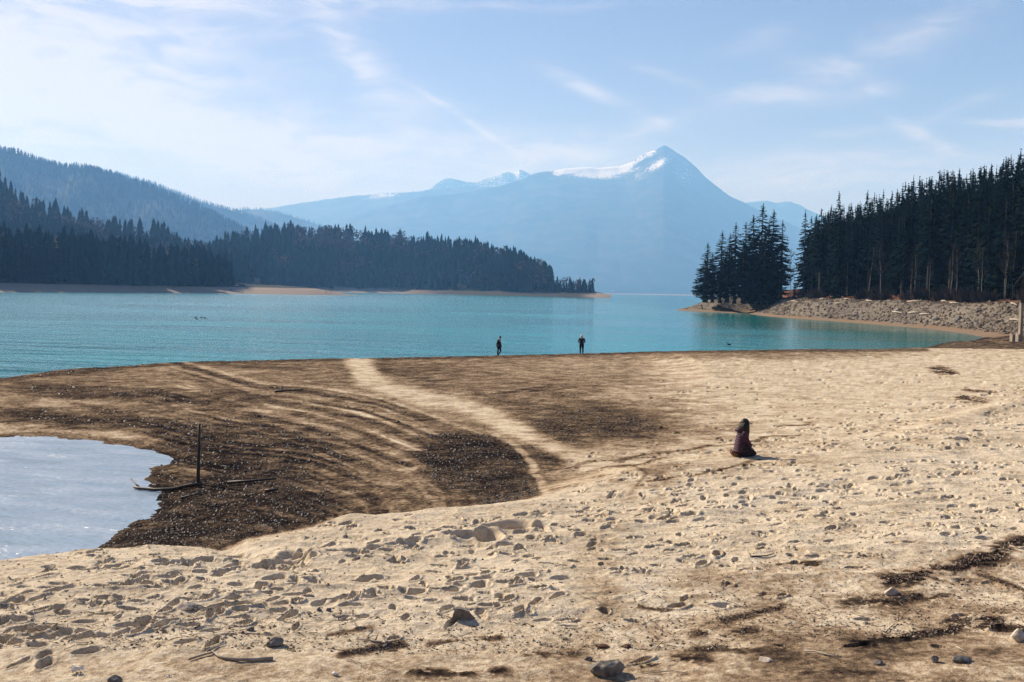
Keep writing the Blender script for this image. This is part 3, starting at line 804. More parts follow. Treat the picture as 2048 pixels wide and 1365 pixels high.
def hill(name, prof, D0, D1, x0, x1, n=160, m=26, beach_w=40, top=5.0, power=1.0, nz=6, mat=None, back=300, zone_beach=True):
    px = np.linspace(x0, x1, n)
    pyc = np.interp(px, [p[0] for p in prof], [p[1] for p in prof])
    d0 = np.interp(px, [p[0] for p in D0], [p[1] for p in D0]); d1 = d0 + np.interp(px, [p[0] for p in D1], [p[1] for p in D1])
    tx = tanx(px)
    ratio = (yh(px) - pyc) / F * 1.0
    zc = H + ratio * d1 * 1.0
    rows = []; Z = []; zn = []
    ts = np.concatenate([[-.25, 0, .35, .7, 1.0], 1 + np.linspace(.04, 1, m), [2.3]])
    X = np.zeros((len(ts), n)); Y = np.zeros_like(X); Zz = np.zeros_like(X); zo = np.zeros_like(X)
    bw = np.minimum(beach_w, (d1 - d0) * .5)
    for k, t_ in enumerate(ts):
        if t_ <= 1: y = d0 + bw * t_; z = np.minimum(top, np.maximum(zc, .5)) * t_ if t_ > 0 else np.full(n, t_ * 8.0)
        elif t_ <= 2:
            q = (t_ - 1) ** power; y = d0 + bw + (d1 - d0 - bw) * (t_ - 1); zb = np.minimum(top, np.maximum(zc, .5)); z = zb + (zc - zb) * q
        else: y = d1 + back; z = zc - np.maximum(zc, 0) * .6 - 3
        X[k] = tx * y; Y[k] = y; Zz[k] = z; zo[k] = (.9 if name != 'wooded_peninsula' else np.interp(px, [780, 900, 1150, 1190], [.9, .52, .52, .9])) if t_ <= 1.0 and zone_beach else .25  # peninsula beach: shadow along its right part painted in as a darker tone
    k = np.clip(ts - 1, 0, 1)[:, None]; k = k * (1 - k) * 4
    Zz += nz * k * (fbm(X, Y, 1 / 60, 3, .5, 51) - .5) * 2
    me = mesh_np(name, np.stack([X, Y, Zz], -1).reshape(-1, 3), grid_faces(len(ts), n), None, True, {'zone': zo})
    tag(add(name, me, mat or M['hillside']), kind='structure')

    def surf(pxq, tq):
        i = np.clip((np.asarray(pxq) - x0) / (x1 - x0) * (n - 1), 0, n - 1.001); i0 = i.astype(int); fi = i - i0
        j = np.interp(tq, ts, np.arange(len(ts))); j = np.clip(j, 0, len(ts) - 1.001); j0 = j.astype(int); fj = j - j0
        g = lambda A: (A[j0, i0] * (1 - fi) + A[j0, i0 + 1] * fi) * (1 - fj) + (A[j0 + 1, i0] * (1 - fi) + A[j0 + 1, i0 + 1] * fi) * fj
        return g(X), g(Y), g(Zz)
    return surf


# left near shore with sand spit (ground profile without the trees)
L0 = hill('left_shore', [(-400, 505), (0, 530), (120, 536), (250, 548), (350, 556), (440, 562), (500, 569), (560, 571), (620, 576), (660, 582), (690, 588.5), (720, 592)],
          [(-400, 470), (0, 555), (200, 640), (400, 745), (680, 790), (720, 800)], [(-400, 120), (300, 120), (450, 110), (600, 60), (690, 20), (720, 10)], -400, 712, 220, 16, 42, 5.0, 1.0, 1.5, back=60)
# wooded hill behind it
L7 = hill('left_wooded_hill', [(-400, 300), (-200, 345), (0, 385), (40, 405), (80, 432), (140, 448), (200, 468), (300, 482), (400, 512), (450, 535), (520, 560)],
          [(-400, 900), (520, 1050)], [(-400, 450), (0, 420), (300, 330), (520, 200)], -400, 520, 120, 20, 30, 5, 1.0, 8)
# wooded peninsula in the middle
L8 = hill('wooded_peninsula', [(380, 520), (430, 508), (500, 482), (580, 475), (660, 476), (760, 488), (850, 498), (960, 508), (1050, 538), (1095, 558), (1110, 575), (1150, 579), (1185, 584), (1215, 589)],
          [(380, 1080), (600, 1290), (800, 1360), (1000, 1215), (1215, 1190)], [(380, 330), (600, 300), (900, 260), (1080, 150), (1120, 80), (1190, 60), (1215, 30)], 380, 1222, 200, 20, 48, 5.5, .8, 6, back=200)

# far hills and mountains


def ridge(name, prof, D0, D1, n=300, m=40, z0=0.0, power=1.0, gully=40, gs=1 / 350, snowf=None, jag=0.0, seed=0, mat=None, back=2500):
    D0 *= 1.5; D1 *= 1.5; gully *= 1.5; gs /= 1.5; back *= 1.3
    x0, x1 = prof[0][0], prof[-1][0]
    px = np.linspace(x0, x1, n); pyc = np.interp(px, [p[0] for p in prof], [p[1] for p in prof])
    pyc = pyc + (fbm(px, px * 0 + seed, 1 / 9., 3, .6, seed) - .5) * jag
    tx = tanx(px); zc = H + (yh(px) - pyc) / F * D1
    ts = np.concatenate([np.linspace(0, 1, m), [1.5, 2]])
    Y = np.where(ts[:, None] <= 1, D0 + (D1 - D0) * ts[:, None], D1 + (ts[:, None] - 1) * back) + 0 * px[None]
    X = tx[None] * Y
    q = np.where(ts <= 1, np.clip(ts, 0, 1) ** power, 1 - (ts - 1) * .6)[:, None]
    Z = z0 + (zc[None] - z0) * q
    k = (np.clip(ts, 0, 1) * (1 - np.clip(ts, 0, 1)) * 4)[:, None] ** .6
    Z = Z - gully * k * (1 - np.abs(2 * fbm(X, Y * .25, gs, 4, .5, seed + 3) - 1)) * 1.0
    pp, qq = project(X, Y, Z)
    snow = snowf(pp, qq, pyc[None] + 0 * pp) if snowf else np.zeros_like(pp)
    me = mesh_np(name, np.stack([X, Y, Z], -1).reshape(-1, 3), grid_faces(len(ts), n), None, True, {'snow': snow})
    tag(add(name, me, mat or M['mountain']), kind='structure')

    def surf(pxq, tq):
        i = np.clip((np.asarray(pxq) - x0) / (x1 - x0) * (n - 1), 0, n - 1.001); i0 = i.astype(int); fi = i - i0
        j = np.clip(tq * (m - 1), 0, m - 1.001); j0 = j.astype(int); fj = j - j0
        g = lambda A: (A[j0, i0] * (1 - fi) + A[j0, i0 + 1] * fi) * (1 - fj) + (A[j0 + 1, i0] * (1 - fi) + A[j0 + 1, i0 + 1] * fi) * fj
        return g(X), g(Y), g(Z)
    return surf


def ell(px, py, cx, cy, rx, ry, ang):
    ca, sa = math.cos(R(ang)), math.sin(R(ang)); dx, dy = px - cx, py - cy
    a = (dx * ca + dy * sa) / rx; b = (-dx * sa + dy * ca) / ry
    return np.exp(-(a * a + b * b))


def snow_main(px, py, pc):
    below = py - pc
    s = sstep(1095, 1115, px) * (1 - sstep(1255, 1285, px)) * (1 - sstep(4, 14, below)) * .9
    s = np.maximum(s, .9 * ell(px, py, 1190, 350, 60, 9, 3)); s = np.maximum(s, 1.0 * ell(px, py, 1225, 345, 50, 7, -8))
    s = np.maximum(s, .62 * sstep(1240, 1265, px) * (1 - sstep(1305, 1325, px)) * (1 - sstep(5, 12, below)))
    s = np.maximum(s, .72 * ell(px, py, 1318, 328, 38, 10, -30)); s = np.maximum(s, .45 * ell(px, py, 1280, 352, 16, 10, 0))
    s = np.maximum(s, .42 * ell(px, py, 1370, 350, 34, 22, 35))
    return s


def snow_left(px, py, pc):
    below = py - pc
    return np.maximum(.75 * ell(px, below, 765, 3, 42, 7, 0), .3 * ell(px, below, 670, 5, 60, 5, 0))


def snow_back(px, py, pc):
    below = py - pc
    return np.maximum(.42 * (1 - sstep(20, 45, below)) * (.6 + .4 * sstep(900, 980, px)), 1.0 * ell(px, py, 1036, 350, 12, 9, 25))


ridge('snowy_mountain', [(300, 560), (560, 480), (640, 455), (700, 436), (780, 412), (850, 393), (900, 391), (960, 382), (1000, 373), (1040, 361), (1062, 351), (1078, 346), (1098, 345), (1125, 340), (1160, 337), (1200, 338),
      (1235, 335), (1258, 327), (1280, 312), (1300, 303), (1313, 297.5), (1320, 293.5), (1329, 297.5), (1345, 307), (1365, 320), (1390, 341), (1405, 357), (1430, 376), (1455, 395), (1480, 405), (1500, 416), (1560, 442), (1640, 475), (1760, 520), (1950, 560), (2500, 585)],
      6200, 9000, 520, 90, 0, .72, 130, 1 / 900., snow_main, 2.5, 61)
ridge('long_snow_flecked_ridge', [(250, 500), (400, 445), (480, 425), (520, 420), (560, 414), (600, 408), (640, 402), (700, 394), (740, 391), (760, 388), (800, 388), (830, 385), (860, 380), (900, 377), (1000, 375), (1150, 400), (1400, 500)],
      8000, 10500, 300, 40, 0, .8, 120, 1 / 1000., snow_left, 2.5, 62)
ridge('distant_snowy_peaks', [(780, 430), (855, 382), (872, 368), (885, 360), (897, 358), (910, 361), (925, 365), (948, 367), (975, 358), (1000, 350), (1010, 347), (1022, 349), (1035, 341), (1045, 345), (1057, 352), (1080, 362), (1200, 400)],
      9800, 11700, 200, 40, 0, .9, 160, 1 / 1200., snow_back, 2.5, 63, back=900)
ridge('mountain_shoulder', [(1380, 470), (1440, 420), (1492, 406), (1512, 404), (1530, 403), (1548, 408), (1560, 406), (1575, 405), (1592, 411), (1620, 425), (1680, 450), (1800, 500), (2400, 540)],
      9500, 11500, 200, 30, 0, .9, 120, 1 / 1000., None, 3, 64)
L5 = ridge('forested_hill', [(-500, 300), (-100, 296), (0, 303), (30, 308), (60, 317), (100, 331), (130, 338), (160, 337), (185, 341), (220, 352), (260, 366), (300, 376), (350, 398), (400, 418), (440, 438), (480, 458), (520, 478), (620, 520)],
           2050, 2900, 160, 40, 2, 1.0, 45, 1 / 220., None, 2, 65, M['hillside'] if False else None, back=500)
L6 = ridge('paler_forested_hill', [(-100, 345), (150, 341), (215, 347), (250, 355), (300, 368), (350, 387), (385, 400), (430, 415), (470, 425), (520, 440), (580, 470), (700, 520)],
           3500, 4600, 160, 30, 2, 1.0, 60, 1 / 300., None, 2, 66, back=500)
L9 = ridge('low_forested_hill', [(380, 470), (440, 430), (480, 421), (510, 420), (540, 424), (580, 434), (640, 452), (760, 500)], 4800, 6200, 100, 20, 2, 1.0, 60, 1 / 400., None, 1.5, 67, back=500)
# pale far shore of the lake
fs = hill('far_shore', [(1120, 588), (1200, 587), (1300, 588.3), (1420, 590.5), (1700, 594)], [(1120, 6000), (1420, 5000), (1700, 4800)], [(1120, 1800), (1700, 2200)], 1120, 1700, 60, 6, 260, 5.5, 1, 2, back=1800)

# ------------------------------------------------------------------ trees
TAU = 2 * math.pi


def spruce_crown(seed, Ht, Rm, levels, per, zb=.1, thin=0.0):
    r = random.Random(seed); v = []; f = []
    lean = [r.uniform(-.2, .2), r.uniform(-.2, .2)]
    for k in range(levels):
        t_ = k / (levels - 1); z = Ht * (zb + (1 - zb) * t_ ** .92)
        env = Rm * ((1 - t_) ** .8 * .93 + .05) * (min(1, .55 + t_ * 3.2))
        for b_ in range(per if t_ < .75 else max(4, per - 2)):
            if r.random() < thin: continue
            a = r.random() * TAU; L = env * r.uniform(.62, 1.12); ca, sa = math.cos(a), math.sin(a)
            zz = z + r.uniform(-.5, .5) * Ht / levels; w_ = (.24 + .10 * r.random()) * min(L, 1.9) + .12
            dr = .30 * L * (1 - t_ * .6)
            ps = [(0.05, 0, 0.0, .05), (.45 * L, -.35 * dr, w_ * .8, -.12), (.78 * L, -.95 * dr, w_ * .75, -.2), (L, -.75 * dr, .03, 0)]
            base = len(v)
            for s_, dz, wd, ed in ps:
                for q in (-1, 0, 1):
                    j = r.uniform(.75, 1.25)
                    v.append((ca * s_ - sa * wd * q * j, sa * s_ + ca * wd * q * j, zz + dz + (ed * w_ * 2.0 * j if q else 0.04)))
            for i in range(3):
                o = base + i * 3
                f += [(o, o + 1, o + 4, o + 3), (o + 1, o + 2, o + 5, o + 4)]
    b = len(v); tip = .06 * Rm
    v += [(tip, 0, Ht * .93), (-tip * .5, tip * .8, Ht * .93), (-tip * .5, -tip * .8, Ht * .93), (0, 0, Ht * 1.02)]
    f += [(b, b + 1, b + 3), (b + 1, b + 2, b + 3), (b + 2, b, b + 3)]
    me = bpy.data.meshes.new('spruce_crown'); me.from_pydata(v, [], f); me.update(); me.materials.append(M['needles']); return me


def trunk_mesh(Ht, r0_, mat):
    m_ = MB(); m_.tube([(0, 0, -.8), (0, 0, .4), (0, 0, Ht * .45), (0, 0, Ht * .97)], [r0_ * 1.35, r0_, r0_ * .65, .03], 7); me = m_.mesh('trunk', True); me.materials.append(mat); return me


spruces = []
for i, (ht, rm, lv_, per, zb, th) in enumerate([(24, 3.4, 30, 10, .03, .0), (21, 2.9, 27, 9, .06, .05), (18, 2.6, 24, 9, .05, .05), (23, 2.5, 28, 8, .22, .12), (25, 3.7, 30, 10, .08, .05), (20, 2.3, 26, 8, .35, .15)]):
    spruces.append((spruce_crown(100 + i, ht, rm, lv_, per, zb, th), trunk_mesh(ht, .24, M['bark']), ht))


def place_spruce(k, x, y, z, hh, label, group, cat='spruce tree'):
    cm, tm, ht = spruces[k]; s = hh / ht
    o = empty('spruce_tree', (x, y, z), random.uniform(0, TAU)); wd_ = random.uniform(1.05, 1.5); o.scale = (s * wd_, s * wd_ * random.uniform(.92, 1.08), s)
    o.rotation_euler[0] = random.uniform(-.02, .02); o.rotation_euler[1] = random.uniform(-.02, .02)
    add('trunk', tm, None, o); add('crown', cm, None, o)
    tag(o, label, cat, group); return o


# bare broadleaf trees with pale thin trunks
def bare_tree(seed, Ht):
    r = random.Random(seed); tr = MB(); cr = MB(); x = y = 0; pts = []
    for i in range(7):
        t_ = i / 6; pts.append((x, y, Ht * .92 * t_ - (.6 if i == 0 else 0))); x += r.uniform(-.25, .25); y += r.uniform(-.2, .2)
    tr.tube(pts, [.11, .095, .08, .065, .05, .03, .012], 6)
    for k in range(34):
        t_ = r.uniform(.35, .97); i = min(5, int(t_ * 6)); q = t_ * 6 - i; p = Vector(pts[i]).lerp(Vector(pts[i + 1]), q)
        a = r.random() * TAU; L = Ht * .20 * (1.15 - t_) + .8; e = p + Vector((math.cos(a) * L * .6, math.sin(a) * L * .6, L * r.uniform(.6, 1.1)))
        mid = p.lerp(e, .5) + Vector((math.cos(a), math.sin(a), 0)) * L * .1
        cr.tube([p, mid, e], [.045, .03, .012], 3, False)
        for j in range(9):
            s_ = r.uniform(.25, 1.0); b0 = p.lerp(e, s_); a2 = r.random() * TAU; l2 = L * r.uniform(.2, .45)
            e2 = b0 + Vector((math.cos(a2) * l2 * .6, math.sin(a2) * l2 * .6, l2 * r.uniform(.2, .9))); n_ = Vector((math.cos(a2 + 1.5), math.sin(a2 + 1.5), 0)) * .03
            cr.poly([b0 - n_, b0 + n_, e2], [(0, 1, 2)])
    cm = cr.mesh('bare_crown'); cm.materials.append(M['twigs']); tm = tr.mesh('pale_trunk', True); tm.materials.append(M['pale_bark'])
    return cm, tm, Ht


bares = [bare_tree(s_, h_) for s_, h_ in ((1, 14), (2, 16), (3, 12), (4, 15))]


def place_bare(k, x, y, z, hh, label, group):
    cm, tm, ht = bares[k]; s = hh / ht; o = empty('bare_tree', (x, y, z), random.uniform(0, TAU)); o.scale = (s, s, s)
    o.rotation_euler[1] = random.uniform(-.05, .05); add('trunk', tm, None, o); add('crown', cm, None, o); tag(o, label, 'bare tree', group); return o


# low-detail forest builders (joined, far away)
def far_tree_template(seed, n_t=6, n_s=7):
    r = random.Random(seed); v = []; f = []
    for k in range(n_t):
        t0 = k / n_t; z0 = .06 + .94 * t0 - .03; z1 = min(1.03, z0 + .36); rad = .185 * (1 - t0) ** .85 + .018; b = len(v)
        for i in range(n_s):
            a = TAU * i / n_s + k; rr = rad * r.uniform(.6, 1.25); v.append((math.cos(a) * rr, math.sin(a) * rr, z0 + r.uniform(-.04, .03)))
        v.append((r.uniform(-.01, .01), 0, z1))
        for i in range(n_s): f.append((b + i, b + (i + 1) % n_s, b + n_s))
    return np.array(v), np.array(f)


def far_round_template(seed, n_=26):
    r = random.Random(seed); v = []; f = []
    for k in range(n_):
        a = r.random() * TAU; e = r.uniform(-.9, 1.5); rr = .17 * math.sqrt(r.random()); c = Vector((math.cos(a) * rr, math.sin(a) * rr, .62 + .34 * math.sin(e) * .8))
        s_ = .07 + .05 * r.random(); b = len(v)
        d = Vector((r.uniform(-1, 1), r.uniform(-1, 1), r.uniform(.2, 1))).normalized(); q = d.cross(Vector((0, 0, 1))).normalized()
        v += [tuple(c + d * s_), tuple(c - q * s_ * .5 - d * s_ * .6), tuple(c + q * s_ * .5 - d * s_ * .6)]; f.append((b, b + 1, b + 2))
    b = len(v); v += [(.012, 0, 0), (-.012, .01, 0), (0, -.012, 0), (0, 0, .8)]; f += [(b, b + 1, b + 3), (b + 1, b + 2, b + 3), (b + 2, b, b + 3)]
    return np.array(v), np.array(f)


FT = [far_tree_template(s_) for s_ in range(5)]; FR = [far_round_template(s_) for s_ in range(4)]
FT_S = [far_tree_template(s_ + 9, 3, 5) for s_ in range(4)]


def scatter(name, X, Y, Z, Hs, tmpl, mat, label):
    Vs, Fs = [], []; off = 0; n = len(X); kk = rng.integers(0, len(tmpl), n); an = rng.random(n) * TAU
    for k, (v, f) in enumerate(tmpl):
        m = np.where(kk == k)[0]
        if not len(m): continue
        ca, sa = np.cos(an[m])[:, None], np.sin(an[m])[:, None]; s = Hs[m][:, None]; ws = s * rng.uniform(.85, 1.25, len(m))[:, None]
        x = (v[:, 0] * ca - v[:, 1] * sa) * ws + X[m][:, None]; y = (v[:, 0] * sa + v[:, 1] * ca) * ws + Y[m][:, None]; z = v[:, 2] * s + Z[m][:, None]
        Vs.append(np.stack([x, y, z], -1).reshape(-1, 3)); Fs.append((f[None] + (np.arange(len(m)) * len(v))[:, None, None] + off).reshape(-1, 3)); off += len(m) * len(v)
    me = mesh_np(name, np.concatenate(Vs), None, np.concatenate(Fs)); o = add(name, me, mat)
    tag(o, label, None, None, 'stuff'); return o


def fill(surf, n, px0, px1, t0, t1, hmin, hmax, keep=None):
    px = rng.uniform(px0, px1, n); t_ = rng.uniform(t0, t1, n)
    if keep is not None: m = keep(px, t_); px, t_ = px[m], t_[m]
    X, Y, Z = surf(px, t_); hh = rng.uniform(hmin, hmax, len(X)) * (.8 + .4 * vnoise(px / 14, t_ * 9)); return px, X, Y, Z - .5, hh


# left near forest
px, X, Y, Z, hh = fill(L0, 1100, -380, 462, .98, 2.0, 22, 30, lambda p, t_: (t_ > 1.0 + .06 * rng.random(len(p))) & ~((p > 300) & (p < 352) & (rng.random(len(p)) < .55)))
hh *= 1 - .22 * sstep(380, 465, px)
order = np.argsort(Y - px * .25)
front = [i for i in order if -20 < px[i] < 470][:75]; rest = np.setdiff1d(np.arange(len(px)), front)
for i in front:
    place_spruce(random.choice([0, 1, 2, 4, 3]), X[i], Y[i], Z[i], hh[i] * 1.0, 'dark blue spruce at the water-side edge of the forest across the lake on the left', 'spruces along the edge of the left forest')
rb = rest[rng.random(len(rest)) < .12]; rc = np.setdiff1d(rest, rb)
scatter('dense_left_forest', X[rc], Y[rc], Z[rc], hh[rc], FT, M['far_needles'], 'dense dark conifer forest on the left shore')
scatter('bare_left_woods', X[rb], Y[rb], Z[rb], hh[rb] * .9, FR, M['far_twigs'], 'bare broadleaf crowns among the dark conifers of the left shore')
# hill forests
for nm, surf, n_, a, b, t0, t1, h0, h1, lab in (('hill_forest', L7, 1900, -390, 500, 1.0, 2.02, 20, 30, 'teal conifer forest climbing the hill behind the left shore'),
                                               ('peninsula_forest', L8, 2500, 392, 1103, 1.0, 2.02, 18, 27, 'blue-green conifer forest covering the low wooded peninsula')):
    px, X, Y, Z, hh = fill(surf, n_, a, b, t0, t1, h0, h1)
    br = vnoise(px / 40 + 7, Y / 45) + rng.uniform(-.25, .25, len(px)); isb = br > .62
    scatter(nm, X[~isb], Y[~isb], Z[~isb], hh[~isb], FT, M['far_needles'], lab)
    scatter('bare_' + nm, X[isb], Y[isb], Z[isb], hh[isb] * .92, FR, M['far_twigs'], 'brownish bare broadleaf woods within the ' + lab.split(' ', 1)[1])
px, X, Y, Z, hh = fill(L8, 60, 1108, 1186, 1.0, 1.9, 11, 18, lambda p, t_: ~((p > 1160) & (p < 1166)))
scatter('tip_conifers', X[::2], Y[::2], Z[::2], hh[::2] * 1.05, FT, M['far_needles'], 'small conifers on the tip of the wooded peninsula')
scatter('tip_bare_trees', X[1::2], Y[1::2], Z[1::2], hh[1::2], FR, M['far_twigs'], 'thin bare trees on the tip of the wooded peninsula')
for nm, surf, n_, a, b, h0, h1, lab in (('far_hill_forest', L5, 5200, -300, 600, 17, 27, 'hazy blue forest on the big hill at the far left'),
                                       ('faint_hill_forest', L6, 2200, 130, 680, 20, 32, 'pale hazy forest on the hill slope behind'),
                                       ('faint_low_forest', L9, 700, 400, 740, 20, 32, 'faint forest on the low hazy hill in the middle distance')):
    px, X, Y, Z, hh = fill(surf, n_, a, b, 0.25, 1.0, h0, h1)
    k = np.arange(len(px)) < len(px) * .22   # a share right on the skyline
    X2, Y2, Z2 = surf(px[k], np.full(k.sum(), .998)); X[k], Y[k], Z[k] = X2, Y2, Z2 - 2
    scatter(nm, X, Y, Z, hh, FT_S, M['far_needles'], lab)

# right hillside: individuals
pts = []; tries = 0


def far_ok(x, y, dmin):
    for a, b in pts:
        if (a - x) ** 2 + (b - y) ** 2 < dmin * dmin: return False
    return True


def sky_limit(px):
    """treetop line of the right-hand hill, read off as elevation by direction"""
    return np.interp(px, [1380, 1405, 1440, 1475, 1495, 1515, 1545, 1562, 1580, 1600, 1640, 1675, 1700, 1740, 1780, 1800, 1850, 1890, 1925, 1960, 2000, 2048, 2300],
                     [520, 492, 470, 450, 425, 412, 425, 470, 545, 425, 428, 388, 402, 378, 362, 350, 352, 328, 345, 312, 310, 278, 240])


# the clump on the point, each told apart
clump = [(1412, 486, 330, 2, 'leftmost spruce of the clump on the stony point'), (1440, 463, 326, 1, 'spruce with a narrow top, second from the left end of the point clump'),
         (1456, 468, 332, 3, 'slim spruce just left of the tall cluster on the stony point'), (1469, 447, 324, 1, 'spruce rising beside the gap on the left half of the point clump'),
         (1489, 446, 335, 2, 'smaller spruce tucked against the tall cluster on the point'), (1505, 432, 320, 4, 'broad spruce left of the tallest on the stony point'),
         (1518, 409, 328, 0, 'tallest spruce of the clump on the stony point'), (1541, 421, 324, 4, 'second tallest spruce of the point clump, just right of the tallest'),
         (1562, 441, 334, 3, 'thin airy spruce at the right end of the point clump'), (1528, 470, 312, 2, 'full spruce at the front centre of the point clump'),
         (1425, 505, 320, 2, 'low spruce at the front left of the point clump'),
         (1484, 480, 312, 4, 'wide dark spruce filling the front of the tall cluster'), (1550, 492, 316, 2, 'bushy spruce low on the right side of the point clump'),
         (1452, 500, 316, 4, 'bushy spruce low in the left middle of the point clump'), (1498, 470, 340, 2, 'dark spruce behind the left flank of the tallest'),
         (1534, 448, 338, 0, 'dark spruce behind and between the two tallest'), (1408, 520, 325, 2, 'short spruce at the very left edge of the point clump')]
for px_, top, D, k, lab in clump:
    p = atD(px_, 590, D); z, s_ = bank_pt(p.x, p.y); z = max(z, 4.0)
    hgt = H + (yh(px_) - top) / F * D - z
    place_spruce(k, p.x, p.y, z - .3, hgt, lab, 'spruces on the stony point').scale = (1.95 * hgt / spruces[k][2] * (24 / hgt) ** .5, 1.95 * hgt / spruces[k][2] * (24 / hgt) ** .5, hgt / spruces[k][2])
    pts.append((p.x, p.y))
for px_, top, D, k, lab in [(1608, 422, 300, 1, 'lone slender spruce right of the gap behind the stony point'), (1622, 440, 296, 3, 'thin spruce leaning beside the slender one right of the gap'),
                            (1674, 385, 262, 0, 'tall pointed spruce standing clear above the low end of the right forest'), (1589, 560, 300, 2, 'small dark spruce in the gap beside the stony point'),
                            (1640, 418, 280, 5, 'open-topped spruce between the slender spruce and the tall pointed one')]:
    p = atD(px_, 590, D); z, s_ = bank_pt(p.x, p.y)
    place_spruce(k, p.x, p.y, z - .3, H + (yh(px_) - top) / F * D - z, lab, 'spruces at the low end of the right forest'); pts.append((p.x, p.y))
cnt = 0
while cnt < 205 and tries < 9000:
    tries += 1
    px_ = random.uniform(1600, 2120); D = random.uniform(118, 330)
    p = atD(px_, 590, D); z, s_ = bank_pt(p.x, p.y)
    if s_ < 19 or s_ > 80 or not far_ok(p.x, p.y, 4.2): continue
    lim = H + (yh(px_) - sky_limit(px_)) / F * D - z
    hgt = min(random.uniform(19, 29), lim - random.uniform(-.3, 3.0) * (1 if random.random() < .6 else 2))
    if s_ > 45: hgt = min(max(hgt, lim - random.uniform(0, 3.5)), 33)
    if hgt < 8: continue
    place_spruce(random.choice([0, 1, 2, 3, 4, 5, 5, 3]), p.x, p.y, z - .3, hgt, 'dark spruce in the dense forest on the slope above the stony bank at right', 'spruces on the right hillside')
    pts.append((p.x, p.y)); cnt += 1
hx, hy, hz_, hh_ = [], [], [], []
for _ in range(14000):
    px_ = random.uniform(1625, 2400); D = random.uniform(118, 400); p = atD(px_, 590, D); z, s_ = bank_pt(p.x, p.y)
    if s_ < 26 or s_ > 95: continue
    lim = H + (yh(px_) - sky_limit(px_)) / F * D - z; hgt = min(random.uniform(17, 30), lim - random.uniform(-.3, 4))
    if hgt < 7: continue
    hx.append(p.x); hy.append(p.y); hz_.append(z - .4); hh_.append(hgt)
    if len(hx) >= 1700: break
crown_obs = {}
for o_ in C.objects:
    if o_.name.split('.')[0] == 'crown' and o_.data.name not in crown_obs: crown_obs[o_.data.name] = o_
crown_obs = [crown_obs[cm_.name] for cm_, _, _ in spruces if cm_.name in crown_obs][:5]


def instanced_forest(name, X, Y, Z, Hs, label):
    me = bpy.data.meshes.new(name); me.from_pydata(list(zip(X, Y, Z)), [], [])
    kd = rng.integers(0, len(crown_obs), len(X))
    hts = np.array([o_.data.vertices and max(v_.co.z for v_ in o_.data.vertices) for o_ in crown_obs])
    sc_a = np.array(Hs) / hts[kd]
    for nm, arr in (('pick', kd.astype(float)), ('size', sc_a), ('turn', rng.random(len(X)) * TAU)):
        a_ = me.attributes.new(nm, 'FLOAT', 'POINT'); a_.data.foreach_set('value', arr.astype(np.float32))
    o = add(name, me); ng = bpy.data.node_groups.new(name, 'GeometryNodeTree')
    ng.interface.new_socket('Geometry', in_out='INPUT', socket_type='NodeSocketGeometry'); ng.interface.new_socket('Geometry', in_out='OUTPUT', socket_type='NodeSocketGeometry')
    N = ng.nodes; Lk = ng.links; gi = N.new('NodeGroupInput'); go = N.new('NodeGroupOutput'); jn = N.new('GeometryNodeJoinGeometry')

    def named(nm):
        a_ = N.new('GeometryNodeInputNamedAttribute'); a_.data_type = 'FLOAT'; a_.inputs['Name'].default_value = nm; return a_.outputs[0]
    cx = N.new('ShaderNodeCombineXYZ'); Lk.new(named('turn'), cx.inputs[2])
    for k_, ob in enumerate(crown_obs):
        oi = N.new('GeometryNodeObjectInfo'); oi.inputs['Object'].default_value = ob; oi.transform_space = 'ORIGINAL'
        cmp_ = N.new('FunctionNodeCompare'); cmp_.data_type = 'FLOAT'; cmp_.operation = 'EQUAL'; Lk.new(named('pick'), cmp_.inputs[0]); cmp_.inputs[1].default_value = k_; cmp_.inputs['Epsilon'].default_value = .1
        ip = N.new('GeometryNodeInstanceOnPoints'); Lk.new(gi.outputs[0], ip.inputs['Points']); Lk.new(cmp_.outputs[0], ip.inputs['Selection']); Lk.new(oi.outputs['Geometry'], ip.inputs['Instance'])
        Lk.new(cx.outputs[0], ip.inputs['Rotation']); Lk.new(named('size'), ip.inputs['Scale']); Lk.new(ip.outputs[0], jn.inputs[0])
    Lk.new(jn.outputs[0], go.inputs[0]); md = o.modifiers.new('Forest', 'NODES'); md.node_group = ng
    tag(o, label, None, None, 'stuff'); return o


instanced_forest('deep_right_forest', hx, hy, hz_, hh_, 'deeper rows of dark spruce forest on the right hillside')
# pale thin bare trunks in front
cnt = 0
for px_, D, hgt, lab in [(1955, 182, 13, 'pale slightly leaning trunk before the dark forest, brightest of the thin bare trees'), (1915, 192, 12, 'straight pale thin tree left of the brightest leaning trunk'),
                         (2008, 160, 12, 'pale thin tree nearest the boathouse at the foot of the right forest'), (2030, 150, 14, 'tall thin bare tree beside the boathouse roof'),
                         (1694, 236, 11, 'thin dark bare tree over the red leafy slope'), (1580, 318, 17, 'feathery bare tree filling the gap beside the stony point')]:
    p = atD(px_, 590, D); z, s_ = bank_pt(p.x, p.y)
    while s_ < 18 and D < 340: D += 3; p = atD(px_, 590, D); z, s_ = bank_pt(p.x, p.y)
    place_bare(random.randrange(4), p.x, p.y, z - .2, hgt, lab, 'thin bare trees along the right bank')
while cnt < 70 and tries < 20000:
    tries += 1
    px_ = random.uniform(1590, 2200); D = random.uniform(120, 330); p = atD(px_, 590, D); z, s_ = bank_pt(p.x, p.y)
    if s_ < 16 or s_ > 34: continue
    place_bare(random.randrange(4), p.x, p.y, z - .2, random.uniform(6, 15), 'thin bare tree among others at the foot of the right forest', 'thin bare trees along the right bank'); cnt += 1


